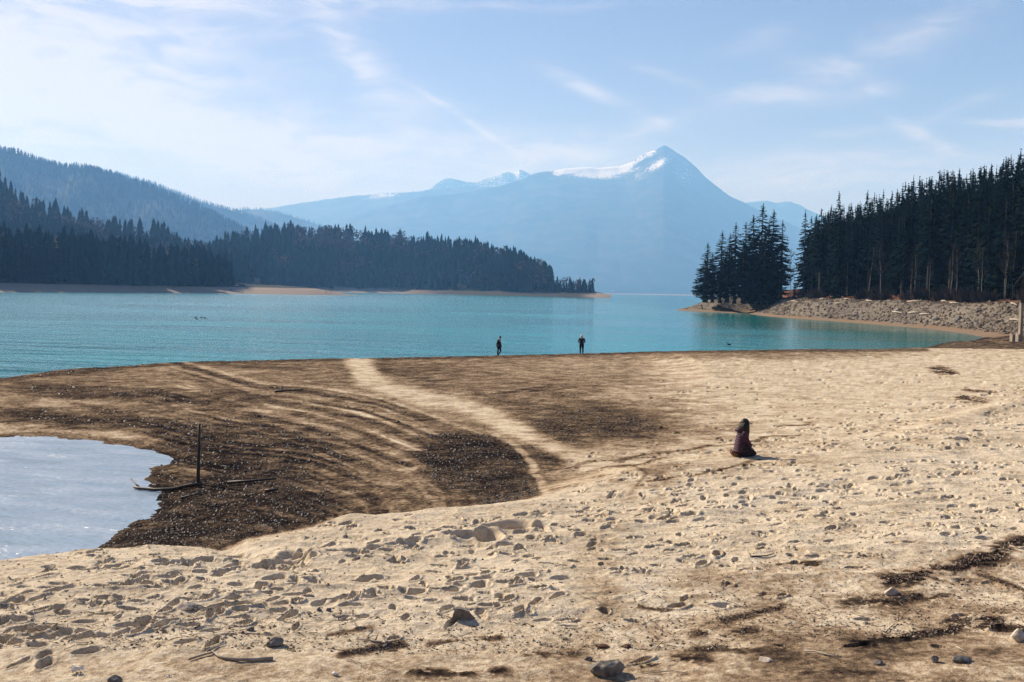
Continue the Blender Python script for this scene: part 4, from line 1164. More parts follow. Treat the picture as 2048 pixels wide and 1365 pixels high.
# undergrowth shrubs along the bank top: dense twiggy clumps
def twig_clump(seed):
    r = random.Random(seed); m_ = MB()
    for k in range(150):
        a = r.random() * TAU; rr = math.sqrt(r.random()) * .9; b0 = Vector((math.cos(a) * rr * .7, math.sin(a) * rr * .7, 0)); L = r.uniform(.5, 1.3) * (1.15 - rr * .5)
        e = b0 + Vector((math.cos(a) * L * .5 * rr + r.uniform(-.2, .2), math.sin(a) * L * .5 * rr + r.uniform(-.2, .2), L)); n_ = Vector((math.cos(a + 1.57), math.sin(a + 1.57), 0)) * .035
        m_.poly([b0 - n_, b0 + n_, e + n_ * .3, e - n_ * .3], [(0, 1, 2, 3)])
    me = m_.mesh('shrub'); me.materials.append(M['twigs']); return me


shrubs = [twig_clump(i) for i in range(4)]; cnt = 0
while cnt < 130 and tries < 40000:
    tries += 1
    px_ = random.uniform(1560, 2150); D = random.uniform(125, 330); p = atD(px_, 590, D); z, s_ = bank_pt(p.x, p.y)
    if s_ < 14.5 or s_ > 24 or 1645 < px_ < 1722 or 1790 < px_ < 1812 or (1985 < px_ < 2040 and random.random() < .7): continue
    o = add('shrub', random.choice(shrubs), None, None, (p.x, p.y, z - .1)); s = random.uniform(.8, 2.6); o.scale = (s * 1.15, s * 1.15, s); o.rotation_euler[2] = random.random() * TAU
    tag(o, 'dark leafless shrub in the thicket along the top of the stony bank', 'shrub', 'shrubs along the top of the stony bank'); cnt += 1

# ------------------------------------------------------------------ stones and rubble
def rock_mesh(seed, sx, sy, sz, sub=2, rough=.25, flat=True, name='rock'):
    bm = bmesh.new(); bmesh.ops.create_icosphere(bm, subdivisions=sub, radius=1); r = random.Random(seed)
    planes = [(Vector((r.uniform(-1, 1), r.uniform(-1, 1), r.uniform(-.6, 1))).normalized(), r.uniform(.55, .85)) for _ in range(9)]
    for v in bm.verts:
        for n_, d in planes:
            q = v.co.dot(n_)
            if q > d: v.co -= n_ * (q - d)
        v.co *= 1 + r.uniform(-.5, .5) * rough * .35
        v.co = Vector((v.co.x * sx, v.co.y * sy, v.co.z * sz))
    me = bpy.data.meshes.new(name); bm.to_mesh(me); bm.free(); return me


def scatter_chunks(name, X, Y, Z, S, mat, label, flat=.6, kind='stuff', parent=None):
    n = len(X); v0 = np.array([(1, 0, 0), (.3, .95, 0), (-.8, .6, 0), (-.8, -.6, 0), (.3, -.95, 0), (.1, .1, 1), (0, 0, -.5)])
    f0 = np.array([(0, 1, 5), (1, 2, 5), (2, 3, 5), (3, 4, 5), (4, 0, 5), (1, 0, 6), (2, 1, 6), (3, 2, 6), (4, 3, 6), (0, 4, 6)])
    an = rng.random(n) * TAU; ca, sa = np.cos(an)[:, None], np.sin(an)[:, None]
    vj = v0[None] * rng.uniform(.6, 1.35, (n, 7, 3)); vj[:, :, 1] *= rng.uniform(.5, 1, n)[:, None]
    x = (vj[:, :, 0] * ca - vj[:, :, 1] * sa) * S[:, None] + X[:, None]; y = (vj[:, :, 0] * sa + vj[:, :, 1] * ca) * S[:, None] + Y[:, None]; z = vj[:, :, 2] * S[:, None] * flat + Z[:, None]
    me = mesh_np(name, np.stack([x, y, z], -1).reshape(-1, 3), None, (f0[None] + (np.arange(n) * 7)[:, None, None]).reshape(-1, 3))
    o = add(name, me, mat); tag(o, label, None, None, kind); return o


# rubble on the right bank
n = 60000; px = rng.uniform(1345, 2080, n); D = rng.uniform(118, 345, n)
tx = tanx(px); X = tx * D; Y = D
Zq, Sq = bank_h(X, Y)
m = (Sq > 2.6) & (Sq < 15.5); X, Y, Sq = X[m][:15000], Y[m][:15000], Sq[m][:15000]
Zq = np.array([bank_pt(a, b)[0] for a, b in zip(X, Y)])
S = .10 + .42 * rng.random(len(X)) ** 4
M['rubble'] = simple('bank_rubble', (.045, .033, .023), (.22, .165, .11), 1.1, .9)
scatter_chunks('rubble', X, Y, Zq, S, M['rubble'], 'grey-brown broken stones covering the bank below the right forest', .8)
# larger boulders in the bank as individuals
big = [(1712, 632, .9), (1795, 622, 1.0), (1870, 641, .9), (1915, 640, 1.1), (1954, 650, .8), (1958, 623, .8), (1875, 647, .6), (1660, 610, .7), (1848, 653, .5), (1802, 605, .7), (1990, 632, .7), (1600, 612, .6), (1925, 596, .8)]
rk = [rock_mesh(i, 1, .8, .7) for i in range(5)]
for m_ in rk: m_.materials.append(M['rock'])


def bank_at(px_, py_):
    best = None
    for D in np.arange(118, 350, .6):
        p = atD(px_, py_, D); z, s_ = bank_pt(p.x, p.y)
        if s_ > 0 and z >= p.z: return Vector((p.x, p.y, z))
    return atD(px_, py_, 200)


blab = ['boulder near the foot of the left half of the stony bank', 'boulder halfway down the middle of the stony bank beside a pale log', 'larger boulder low on the bank, left one of a close pair',
        'largest boulder low on the right part of the bank', 'boulder near the waterline on the right part of the bank', 'boulder in the upper middle of the bank near its right end',
        'smaller boulder just below the left one of the close pair', 'boulder near the top of the left part of the bank', 'small boulder right by the orange sand strip at the water',
        'boulder just below the long pale log at the bank top', 'boulder on the bank left of the boathouse post', 'small boulder high at the left end of the long bank', 'boulder at the bank top under the thicket near the twin logs']
for i, (a, b, s) in enumerate(big):
    p = bank_at(a, b); o = add('boulder', rk[i % 5], None, None, p); o.scale = (s, s, s); o.rotation_euler = (0, 0, i * 1.3)
    tag(o, blab[i], 'boulder', 'boulders in the rubble of the right bank')
# pale driftwood logs on the bank
def log_mesh(name, pts, r0_, r1_, mat, n=7):
    m_ = MB(); k = len(pts); m_.tube(pts, [r0_ + (r1_ - r0_) * i / (k - 1) for i in range(k)], n); me = m_.mesh(name, True); me.materials.append(mat); return me


logs = [(1733, 604, 1748, 606, 'short bright white log lying at the top of the stony bank'), (1815, 606, 1843, 605, 'long pale log at the top edge of the bank, left of the twin logs'), (1900, 609, 1919, 610, 'pale log along the top edge of the bank under the thicket'),
        (1785, 626, 1806, 630, 'thin pale log halfway down the bank, pointing down to the right'), (1817, 630, 1840, 629, 'grey log with a dark shadow halfway down the bank'), (1840, 632, 1862, 633, 'long pale pole lying level across the middle of the bank'),
        (1640, 600, 1652, 599.5, 'pale log near the forest edge left of the red slope'), (1688, 600, 1700, 601, 'white log in the row at the top of the left part of the bank'), (1583, 604, 1597, 606, 'white log on the upper bank right of the shaded inlet'),
        (1560, 603, 1570, 604, 'short pale log beside the shaded inlet'), (2022, 611, 2034, 615, 'pale log slanting on the bank just left of the boathouse post'), (2020, 643, 2040, 646, 'pale pole low on the bank beside the boathouse footing'),
        (1528, 615, 1537, 615, 'short pale stick in the rubble by the left end of the long bank'), (1670, 609, 1682, 609.5, 'pale log half buried in the left part of the bank'), (1883, 605, 1893, 606, 'small pale log beside the twin logs at the bank top')]
for a, b, c, d, lab in logs:
    p = bank_at(a, b); q = bank_at(c, d)
    if (q - p).length > 12: q = p + (q - p).normalized() * 6
    p.z += .25; q.z += .25
    o = add('driftwood_log', log_mesh('driftwood_log', [Vector((0, 0, 0)), (q - p) * .5 + Vector((0, 0, .1)), q - p], .17, .11, M['driftwood']), None, None, p)
    tag(o, lab, 'log', 'pale driftwood logs on the right bank')

# ------------------------------------------------------------------ boathouse on stilts at the right edge
bp = gat(2052, 684); bh = empty('boathouse', bp, -math.atan2(bp.x, bp.y)); zt = 0
mp = 120 / F  # metres per pixel there


def bhp(px_, py_):  # local coordinates from a pixel at the boathouse's distance
    p = atD(px_, py_, bp.y); q = p - bp; return Vector((q.x / math.cos(math.atan2(bp.x, bp.y)) * .9, 0, q.z))


a0 = bhp(2044, 606); zf = a0.z
for i, (x, y) in enumerate(((bhp(2043, 640).x, 0), (bhp(2043, 640).x, 5.0), (bhp(2043, 640).x + 4.2, 0), (bhp(2043, 640).x + 4.2, 5.0))):
    m_ = MB(); m_.box((x, y, zf / 2 + .3), (.36, .36, zf - .5), .75); m_.build('post', M['white_wood'], bh)
    m_ = MB(); m_.box((x - .12, y, .32), (.55, .6, 1.15), .6); m_.build('footing', M['concrete'], bh)
xf = bhp(2028.5, 680).x
m_ = MB(); m_.box((xf, .6, .32), (.5, .55, 1.1), .6); m_.build('footing', M['concrete'], bh)
wx0 = bhp(2043.5, 600).x; wallh = bhp(2040, 560).z - zf
m_ = MB(); m_.box((wx0 + 2.6, 2.5, zf + .1), (5.2, 5.6, .25)); m_.build('floor_beam', M['timber'], bh)
pk = MB(); pk.box((0, 0, 0), (.19, .05, wallh)); pme = pk.mesh('wall_plank'); pme.materials.append(M['timber'])
for i in range(26):
    add('wall_plank', pme, None, bh, (wx0 + .1 + i * .2, -.3 + (i % 2) * .012, zf + .23 + wallh / 2))
for i in range(28):
    o = add('wall_plank', pme, None, bh, (wx0 + (i % 2) * .012, -.2 + i * .2, zf + .23 + wallh / 2)); o.rotation_euler[2] = math.pi / 2
e1 = bhp(2033, 566); e2 = bhp(2060, 529); ex = e2.x + 1.2; pkx = wx0 + 2.6
slope = (e2.z - e1.z) / (e2.x - e1.x); pz = e1.z + slope * (pkx - e1.x)
for sgn_ in (-1, 1):
    m_ = MB(); xa = e1.x if sgn_ < 0 else 2 * pkx - e1.x
    m_.poly([(xa, -1.1, e1.z), (pkx, -1.1, pz), (pkx, 6.2, pz), (xa, 6.2, e1.z), (xa, -1.1, e1.z - .14), (pkx, -1.1, pz - .14), (pkx, 6.2, pz - .14), (xa, 6.2, e1.z - .14)],
            [(0, 1, 2, 3), (7, 6, 5, 4), (0, 4, 5, 1), (2, 6, 7, 3), (3, 7, 4, 0)]); m_.build('roof_slope', M['roof'], bh)
g_ = MB(); gz0 = zf + .23 + wallh
g_.poly([(wx0, -.28, gz0 - .3), (wx0 + 5.2, -.28, gz0 - .3), (pkx, -.28, pz - .2), (wx0, -.34, gz0 - .3), (wx0 + 5.2, -.34, gz0 - .3), (pkx, -.34, pz - .2)], [(0, 1, 2), (5, 4, 3), (0, 3, 4, 1), (1, 4, 5, 2), (2, 5, 3, 0)])
g_.build('gable', M['timber'], bh)
tag(bh, 'dark timber boathouse on pale stilts with concrete footings, cut by the right edge', 'boathouse')

# ------------------------------------------------------------------ wooden pole, branches and boards by the pool
p = gat(396, 970); top = atD(398.5, 848, p.y)
m_ = MB(); dlt = top - p; m_.tube([(0, 0, -.25), tuple(dlt * .3), tuple(dlt * .7 + Vector((.004, 0, 0))), tuple(dlt)], [.05, .047, .04, .033], 9)
o = m_.build('wooden_pole', M['wet_wood'], None, True); o.location = p; tag(o, 'thin dark wooden pole standing upright beside the shallow pool', 'pole')


def lay(name, pix, r0_, r1_, mat, label, cat, group=None, lift=.03, forks=(), wob_=0.0):
    P3 = [gat(a, b) for a, b in pix]
    for q in P3: q.z = max(q.z, -.02) + lift + r0_ * .5
    o0 = P3[0].copy(); m_ = MB(); k = len(P3)
    m_.tube([q - o0 for q in P3], [r0_ + (r1_ - r0_) * i / (k - 1) for i in range(k)], 7)
    root = add(name, m_.mesh(name, True), mat, None, o0)
    for fk in forks:
        F3 = [gat(a, b) for a, b in fk]
        for j, q in enumerate(F3): q.z = max(q.z, 0) + lift + (.0 if j == 0 else .06 * j)
        m2_ = MB(); m2_.tube([q - o0 for q in F3], [r1_ * .9] + [r1_ * .5] * (len(F3) - 1), 6); m2_.build('twig', mat, root, True)
    tag(root, label, cat, group); return root


lay('fallen_branch', [(404, 974), (375, 977), (345, 984), (310, 985), (278, 986), (268, 985)], .06, .035, M['wet_wood'], 'long dark forked branch reaching from the pole into the pool', 'branch', None, .04, [[(280, 985), (270, 980), (262, 976)]])
lay('weathered_board', [(455, 971), (500, 968), (553, 963)], .045, .028, M['wet_wood'], 'long grey board lying on dark debris right of the pole', 'board', None, .05)
lay('dark_log', [(550, 787), (575, 785), (606, 783)], .06, .035, M['wet_wood'], 'dark log lying far out on the brown sandbar', 'log', None, .05)
lay('short_dark_stick', [(530, 987), (545, 985), (556, 983)], .05, .03, M['wet_wood'], 'short dark stick on the debris below the grey board', 'stick')
lay('thin_dark_branch', [(362, 1000), (385, 994), (405, 989)], .03, .015, M['wet_wood'], 'thin dark branch on the bank below the forked branch', 'branch')
lay('crooked_branch', [(377, 1323), (400, 1315), (425, 1308), (437, 1316), (450, 1320), (475, 1323), (510, 1323), (546, 1321)], .012, .022, M['driftwood'], 'crooked bare branch with a kink, lying on the sand near the lower left', 'branch', None, .015)
lay('short_branch', [(414, 1303), (432, 1297), (450, 1290)], .014, .008, M['driftwood'], 'short pale branch just above the crooked branch', 'branch', None, .01)
lay('twiggy_stick', [(712, 1281), (735, 1283), (752, 1286), (784, 1288)], .007, .014, M['driftwood'], 'dark twiggy stick with a pale scrap on its right end', 'stick', None, .012, [[(750, 1285), (756, 1279)], [(765, 1287), (775, 1294)]])
lay('pale_stick', [(692, 1321), (703, 1323), (713, 1328), (723, 1332)], .008, .005, M['driftwood'], 'pale curved stick on dark leaf litter left of centre', 'stick', None, .02)
lay('pale_curved_stick', [(1607, 1306), (1628, 1307), (1650, 1312), (1682, 1320)], .011, .006, M['driftwood'], 'pale curved stick lying lower right of centre', 'stick', None, .02)
lay('thin_pale_stick', [(1912, 1297), (1922, 1302), (1931, 1308)], .006, .004, M['driftwood'], 'thin straight pale stick near the lower right corner', 'stick', None, .02)
lay('flat_twig', [(1500, 1115), (1530, 1114), (1548, 1112)], .012, .007, M['wet_wood'], 'flat dark twig alone on smooth sand right of centre', 'twig', None, .012)
lay('bent_twig', [(1770, 1268), (1780, 1258), (1790, 1250)], .006, .004, M['wet_wood'], 'thin bent twig on the sand at the lower right', 'twig', None, .012)
lay('long_thin_twig', [(1290, 1350), (1345, 1345), (1375, 1350)], .007, .004, M['driftwood'], 'long thin twig on the debris right of the big bottom rock', 'twig', None, .015)

# foreground rocks: (px left, px right, py base, height px, material, label, tweak)
def rock(px_, base, wpx, hpx, mat, label, seed, rough=.25, rz=0.0, depth=.8, cat='rock', name='rock', sink=.2):
    p = gat(px_, base); D = p.y; s = D / F; wid = wpx * s; hei = hpx * s
    me = rock_mesh(seed, wid / 1.6, wid / 1.6 * depth, hei / 1.5, 3, rough, name=name); me.materials.append(mat)
    o = add(name, me, None, None, (p.x, p.y + wid * .35 * depth, p.z + hei * (.5 - sink))); o.rotation_euler[2] = rz; tag(o, label, cat, 'rocks lying on the foreground sand' if cat == 'rock' else None); return o


# wedge rock with a steep left face
p = gat(925, 1240); s = p.y / F; pr = [(-23, 0), (-19, 16), (-15, 25), (-2, 23), (12, 18), (19, 9), (25, 0), (24, -6), (-22, -6)]
bm = bmesh.new(); rr_ = random.Random(4)
fr = [bm.verts.new((a * s, -.02 - .0 * b + rr_.uniform(-.01, .01), b * s)) for a, b in pr]
bk = [bm.verts.new((a * s * .8 + .01, .17 + rr_.uniform(-.015, .015), b * s * (.82 if b > 0 else 1))) for a, b in pr]
bm.faces.new(fr[::-1]); bm.faces.new(bk)
for i in range(len(pr)):
    j = (i + 1) % len(pr); bm.faces.new((fr[i], fr[j], bk[j], bk[i]))
bmesh.ops.recalc_face_normals(bm, faces=bm.faces)
bmesh.ops.bevel(bm, geom=bm.edges[:], offset=.008, segments=2, affect='EDGES')
me = bpy.data.meshes.new('rock'); bm.to_mesh(me); bm.free()
o = add('rock', me, M['rock'], None, p); o.rotation_euler[2] = .12; tag(o, 'dark wedge-shaped rock with a sunlit left edge, alone on pale sand', 'rock', 'rocks lying on the foreground sand')
rock(548, 1294, 30, 18, M['rock'], 'small blue-grey pointed rock left of centre near the bottom', 21, .4, .3)
rock(373, 1220, 34, 15, M['pale_rock'], 'rounded sandy rock half buried among footprints on the left', 22, .2, .2)
rock(394, 1221, 24, 11, M['rock'], 'low flat rock leaning on the rounded sandy one', 23, .2, .5)
rock(1216, 1352, 58, 33, M['rock'], 'largest lumpy rock at the bottom edge, right of centre', 24, .5, .1)
rock(1785, 1190, 26, 15, M['pale_rock'], 'pale angular rock below the dark debris line on the right', 25, .3, .6)
rock(2040, 1283, 32, 24, M['pale_rock'], 'tan block of rock cut by the right edge', 26, .15, .1)
rock(1926, 1325, 36, 12, M['dark_rock'], 'flat dark stone near the lower right corner', 27, .2, .1)
rock(1871, 1326, 15, 15, M['dark_rock'], 'small upright dark stone left of the flat dark stone', 28, .3, .1)
rock(228, 1372, 30, 22, M['dark_rock'], 'dark angular rock at the bottom edge on the left', 29, .25, .7)
rock(1205, 1297, 24, 8, M['leaf'], 'dark reddish flat piece of bark or stone above the largest rock', 30, .2, -.3, cat='rock')
rock(1252, 1296, 19, 6, M['leaf'], 'small dark flat piece right of the reddish one', 31, .2, 0)
rock(1178, 1323, 15, 8, M['dark_rock'], 'small black stone upper left of the largest rock', 32, .3, 0)
rock(1534, 1324, 28, 8, M['pale_rock'], 'low yellowish stone in the debris at bottom right of centre', 33, .2, 0)
rock(1925, 880, 26, 9, M['pale_rock'], 'low sandy boulder far up the beach on the right', 34, .2, 0)
rock(670, 1352, 12, 8, M['paper'], 'small white pebble near the bottom left of centre', 35, .2, 0)
rock(500, 1262, 13, 8, M['dark_rock'], 'small dark stone beside the long dark hollow', 36, .3, 0)
rock(637, 1222, 10, 8, M['dark_rock'], 'small curved dark stone, left one of a pair', 37, .3, 0)
rock(657, 1223, 10, 8, M['dark_rock'], 'small curved dark stone, right one of a pair', 38, .3, 0)
rock(349, 1247, 14, 9, M['dark_rock'], 'small dark clod below the half buried rock', 39, .3, 0)
rock(1760, 1330, 18, 7, M['dark_rock'], 'small dark clod at the bottom right of centre', 40, .3, 0)


# crumpled white scraps
def scrap(px_, py_, wpx, seed, label):
    p = gat(px_, py_); s = p.y / F * wpx; r = random.Random(seed); m_ = MB()
    for k in range(14):
        c = Vector((r.uniform(-.45, .45), r.uniform(-.3, .3), r.uniform(.1, .45))) * s
        vs = [c + Vector((r.uniform(-1, 1), r.uniform(-1, 1), r.uniform(-.6, 1))) * s * .3 for _ in range(4)]; m_.poly(vs, [(0, 1, 2), (0, 2, 3), (0, 3, 1), (1, 3, 2)])
    o = m_.build('white_scrap', M['paper']); o.location = p; tag(o, label, 'litter')


scrap(155, 1345, 24, 1, 'crumpled white scrap at the lower left, larger of the two'); scrap(771, 1292, 9, 2, 'tiny white scrap on the end of the twiggy stick'); scrap(338, 1354, 9, 3, 'tiny white scrap near the bottom left edge'); scrap(487, 1291, 8, 4, 'tiny white scrap left of the blue-grey rock')

# ------------------------------------------------------------------ scattered debris (uncountable)
def tone_at(x, y):
    j = np.clip(((V0 - 4.2 / y) / dv).astype(int), 0, NR - 1); i = np.clip(((x / y + U) / du).astype(int), 0, NC - 1); return tone[j, i], Zg[j, i], debris[j, i]


n = 150000; pxr = rng.uniform(-60, 2110, n); pyr = rng.uniform(705, 1365, n); dd = ray(pxr, pyr); tt = (.9 - H) / dd[:, 2]; X = dd[:, 0] * tt; Y = dd[:, 1] * tt
T, Z, Db = tone_at(X, Y)
low = (Db > .25) & (Z > .01) & (rng.random(n) < Db * .8) & (pyr < 1100)
idx = np.where(low)[0][:17000]
S = (.016 + .045 * rng.random(len(idx)) ** 2) * np.clip(Y[idx] / 25, .6, 2.2)
M['pebble'] = simple('dark_wet_pebbles', (.008, .009, .012), (.075, .06, .05), 25, .6, spec=.2)
scatter_chunks('dark_pebbles', X[idx], Y[idx], Z[idx], S, M['pebble'], 'dark wet pebbles and leaf debris covering the sandbar', .55)
hi = (pyr > 1040) & (rng.random(n) < np.clip(.05 + Db * 1.2 + .10 * sstep(1200, 1330, pyr) + .07 * sstep(1150, 1500, pxr) * sstep(1050, 1150, pyr), 0, 1)) & (Z > .3)
idx = np.where(hi)[0][:9000]
S = (.006 + .022 * rng.random(len(idx)) ** 3)
scatter_chunks('sand_clods', X[idx[::2]], Y[idx[::2]], Z[idx[::2]], S[::2] * 1.2, simple('sand_clods', (.22, .17, .12), (.42, .34, .25), 20, .95), 'small clods of damp sand strewn over the foreground', .8)
scatter_chunks('dark_litter', X[idx[1::2]], Y[idx[1::2]], Z[idx[1::2]], S[1::2] * 1.15, simple('dark_litter', (.02, .014, .012), (.09, .05, .035), 20, .8), 'dark bits of bark and dead leaves on the foreground sand', .5)


def twigs(X, Y, Z, L, mat, name, label):
    n = len(X); an = rng.random(n) * TAU; w_ = rng.uniform(.0015, .004, n); dx, dy = np.cos(an) * L / 2, np.sin(an) * L / 2; nx, ny = -np.sin(an) * w_, np.cos(an) * w_
    z0 = Z + .004; z1 = Z + .01 + rng.random(n) * L * .35; Vv = np.zeros((n, 6, 3))
    for k, (sx, e, q) in enumerate(((-1, -1, 0), (-1, 1, 0), (-1, 0, 1), (1, -1, 0), (1, 1, 0), (1, 0, 1))):
        Vv[:, k, 0] = X + sx * dx + e * nx; Vv[:, k, 1] = Y + sx * dy + e * ny; Vv[:, k, 2] = np.where(sx < 0, z0, z1) + q * w_ * 1.6
    f = np.array([(0, 3, 4, 1), (1, 4, 5, 2), (2, 5, 3, 0)])
    o = add(name, mesh_np(name, Vv.reshape(-1, 3), (f[None] + (np.arange(n) * 6)[:, None, None]).reshape(-1, 4)), mat); tag(o, label, None, None, 'stuff')


idx = np.where((pyr > 1080) & (rng.random(n) < np.clip(.012 + Db * .9 + .05 * sstep(1220, 1340, pyr), 0, 1)) & (Z > .3))[0][:6500]
twigs(X[idx], Y[idx], Z[idx], rng.uniform(.03, .14, len(idx)), simple('twig_litter', (.03, .018, .012), (.12, .07, .045), 10, .8), 'twig_litter', 'fine dark twigs and needles along the drift lines')
twigs(X[idx[::7]] + .01, Y[idx[::7]], Z[idx[::7]], rng.uniform(.04, .12, len(idx[::7])), M['driftwood'], 'pale_twig_litter', 'fine pale twigs among the drift lines')

# ------------------------------------------------------------------ people
def skin_obj(name, verts, edges, radii, mat, parent, root=0, levels=2):
    me = bpy.data.meshes.new(name); me.from_pydata(verts, edges, []); me.update(); o = bpy.data.objects.new(name, me); C.objects.link(o)
    o.modifiers.new('Skin', 'SKIN'); sv = me.skin_vertices[0].data if me.skin_vertices else None
    if sv is None:
        bm = bmesh.new(); bm.from_mesh(me); bm.verts.layers.skin.verify(); bm.to_mesh(me); bm.free(); sv = me.skin_vertices[0].data
    for i, r_ in enumerate(radii):
        sv[i].radius = (r_, r_) if not hasattr(r_, '__len__') else r_; sv[i].use_root = (i == root)
    s_ = o.modifiers.new('Subdivision', 'SUBSURF'); s_.levels = levels; s_.render_levels = levels
    o.modifiers['Skin'].use_smooth_shade = True
    me.materials.append(mat)
    if parent: o.parent = parent
    return o


def head_parts(body_parent, c, fdir, hair_mat, hair=True, cap=None):
    """face features and hair on a head centred at c, looking along fdir"""
    f = Vector(fdir).normalized(); side = Vector((-f.y, f.x, 0)); m_ = MB()
    m_.tube([c + f * .085 + Vector((0, 0, .02)), c + f * .115 + Vector((0, 0, -.012)), c + f * .095 + Vector((0, 0, -.022))], [.008, .014, .008], 6); m_.build('nose', M['skin'], body_parent, True)
    for s in (-1, 1):
        e = MB(); q = c + side * s * .082; e.tube([q + Vector((0, 0, .025)), q + side * s * .012, q - Vector((0, 0, .03))], [.01, .018, .01], 6); e.build('ear', M['skin'], body_parent, True)
        e = MB(); q = c + f * .088 + side * s * .032 + Vector((0, 0, .018)); e.tube([q - side * .012, q + side * .012], .006, 6); e.build('eye', M['hair'], body_parent, True)
    e = MB(); q = c + f * .094 - Vector((0, 0, .045)); e.tube([q - side * .022, q + f * .004, q + side * .022], [.004, .006, .004], 5); e.build('mouth', M['leaf'], body_parent, True)
    if hair:
        bm = bmesh.new(); bmesh.ops.create_icosphere(bm, subdivisions=3, radius=.112)
        for v in bm.verts:
            if v.co.dot(f) > .05 and v.co.z < .045: v.co -= f * (v.co.dot(f) - .0) * .75
            if v.co.z < -.045: v.co.z = -.045
        me = bpy.data.meshes.new('hair'); bm.to_mesh(me); bm.free()
        for p_ in me.polygons: p_.use_smooth = True
        add('hair' if cap is None else cap, me, hair_mat, body_parent, c - f * .008 + Vector((0, 0, .012)))


def hand(v, e, r, wrist, d, curl):
    """five separate curled fingers grown from the wrist vertex"""
    wv = Vector(v[wrist]); d = Vector(d).normalized(); c = Vector(curl).normalized(); sd_ = d.cross(c).normalized()
    v.append(tuple(wv + d * .05)); r.append(.028); e.append((wrist, len(v) - 1)); pi_ = len(v) - 1
    for k, (o_, L) in enumerate(((-.03, .065), (-.010, .078), (.010, .072), (.028, .056))):
        b0 = wv + d * .085 + sd_ * o_; v.append(tuple(b0)); r.append(.010); e.append((pi_, len(v) - 1))
        v.append(tuple(b0 + d * L * .5 + c * L * .18)); r.append(.009); e.append((len(v) - 2, len(v) - 1)); v.append(tuple(b0 + d * L * .75 + c * L * .55)); r.append(.008); e.append((len(v) - 2, len(v) - 1))
    v.append(tuple(wv + d * .05 - sd_ * .045 + c * .01)); r.append(.011); e.append((pi_, len(v) - 1)); v.append(tuple(wv + d * .085 - sd_ * .052 + c * .03)); r.append(.009); e.append((len(v) - 2, len(v) - 1))


def person(px_, py_, facing, J, label, coat, legs, hair_mat, cap=None, sink=.0):
    """J: joints in metres, x to the person's right of the picture, y away, z up"""
    p = gat(px_, py_); p.z -= sink; root = empty('person', p); V_ = [Vector(q) for q in J['v']]
    v = [tuple(q) for q in V_]; e = list(J['e']); r = list(J['r'])
    for wr, d, c in J['hands']: hand(v, e, r, wr, d, c)
    skin_obj('body', v, e, r, M['skin'], root, 0, 2)
    ji = J['coat']; vm = {k: n_ for n_, k in enumerate(ji)}
    ce = [(vm[a], vm[b]) for a, b in J['e'] if a in vm and b in vm]
    skin_obj('jacket', [v[k] for k in ji], ce, [tuple(x * J.get('ck', 1.3) for x in r[k]) if hasattr(r[k], '__len__') else r[k] * J.get('ck', 1.3) for k in ji], coat, root, ji.index(1), 2)
    ji = J['legs']; vm = {k: n_ for n_, k in enumerate(ji)}
    ce = [(vm[a], vm[b]) for a, b in J['e'] if a in vm and b in vm]
    skin_obj('trousers', [v[k] for k in ji], ce, [tuple(x * 1.22 for x in r[k]) if hasattr(r[k], '__len__') else r[k] * 1.22 for k in ji], legs, root, 0, 2)
    for a, d in J['feet']:
        q = Vector(v[a]); d = Vector(d); m_ = MB(); m_.tube([q - d * .25 + Vector((0, 0, -.0)), q + Vector((0, 0, -.0)), q + d * .6 + Vector((0, 0, -.02)), q + d + Vector((0, 0, -.03))], [.045, .055, .05, .03], 8); m_.build('shoe', M['black_cloth'], root, True)
    head_parts(root, Vector(v[J['head']]), facing, hair_mat, True, cap)
    tag(root, label, 'person', None); return root


# 0 pelvis 1 belly 2 chest 3 neck 4 head 5/8 shoulders 6/9 elbows 7/10 wrists 11/14 hips 12/15 knees 13/16 ankles
def joints(v, hands, feet, chestr=(.15, .10)):
    return dict(v=v, e=[(0, 1), (1, 2), (2, 3), (3, 4), (2, 5), (5, 6), (6, 7), (2, 8), (8, 9), (9, 10), (0, 11), (11, 12), (12, 13), (0, 14), (14, 15), (15, 16)],
                r=[.13, .125, chestr[0], .055, .092, .07, .048, .032, .07, .048, .032, .095, .062, .042, .095, .062, .042],
                hands=hands, coat=[0, 1, 2, 5, 6, 7, 8, 9, 10], legs=[0, 11, 12, 13, 14, 15, 16], feet=feet, head=4)


# walking man, seen from behind at an angle, moving right, one knee forward
person(998, 710, (1, .5, 0), joints([(0, 0, .93), (-.0, 0, 1.1), (-.01, 0, 1.33), (.05, 0, 1.52), (.09, 0, 1.66), (-.08, -.15, 1.42), (-.17, -.17, 1.15), (-.22, -.12, .90), (.02, .17, 1.42), (.10, .2, 1.16), (.16, .16, .95),
                                     (-.04, -.08, .86), (-.10, -.09, .48), (-.12, -.1, .09), (.04, .08, .86), (.15, .08, .50), (-.08, .06, .14)],
                                    [(7, (0, 0, -1), (1, 0, 0)), (10, (.2, 0, -1), (0, -1, 0))], [(13, (.2, .03, 0)), (16, (.13, .02, -.08))]),
       'person in a long dark jacket walking along the water\'s edge, one knee bent', M['black_cloth'], M['black_cloth'], M['hair'])
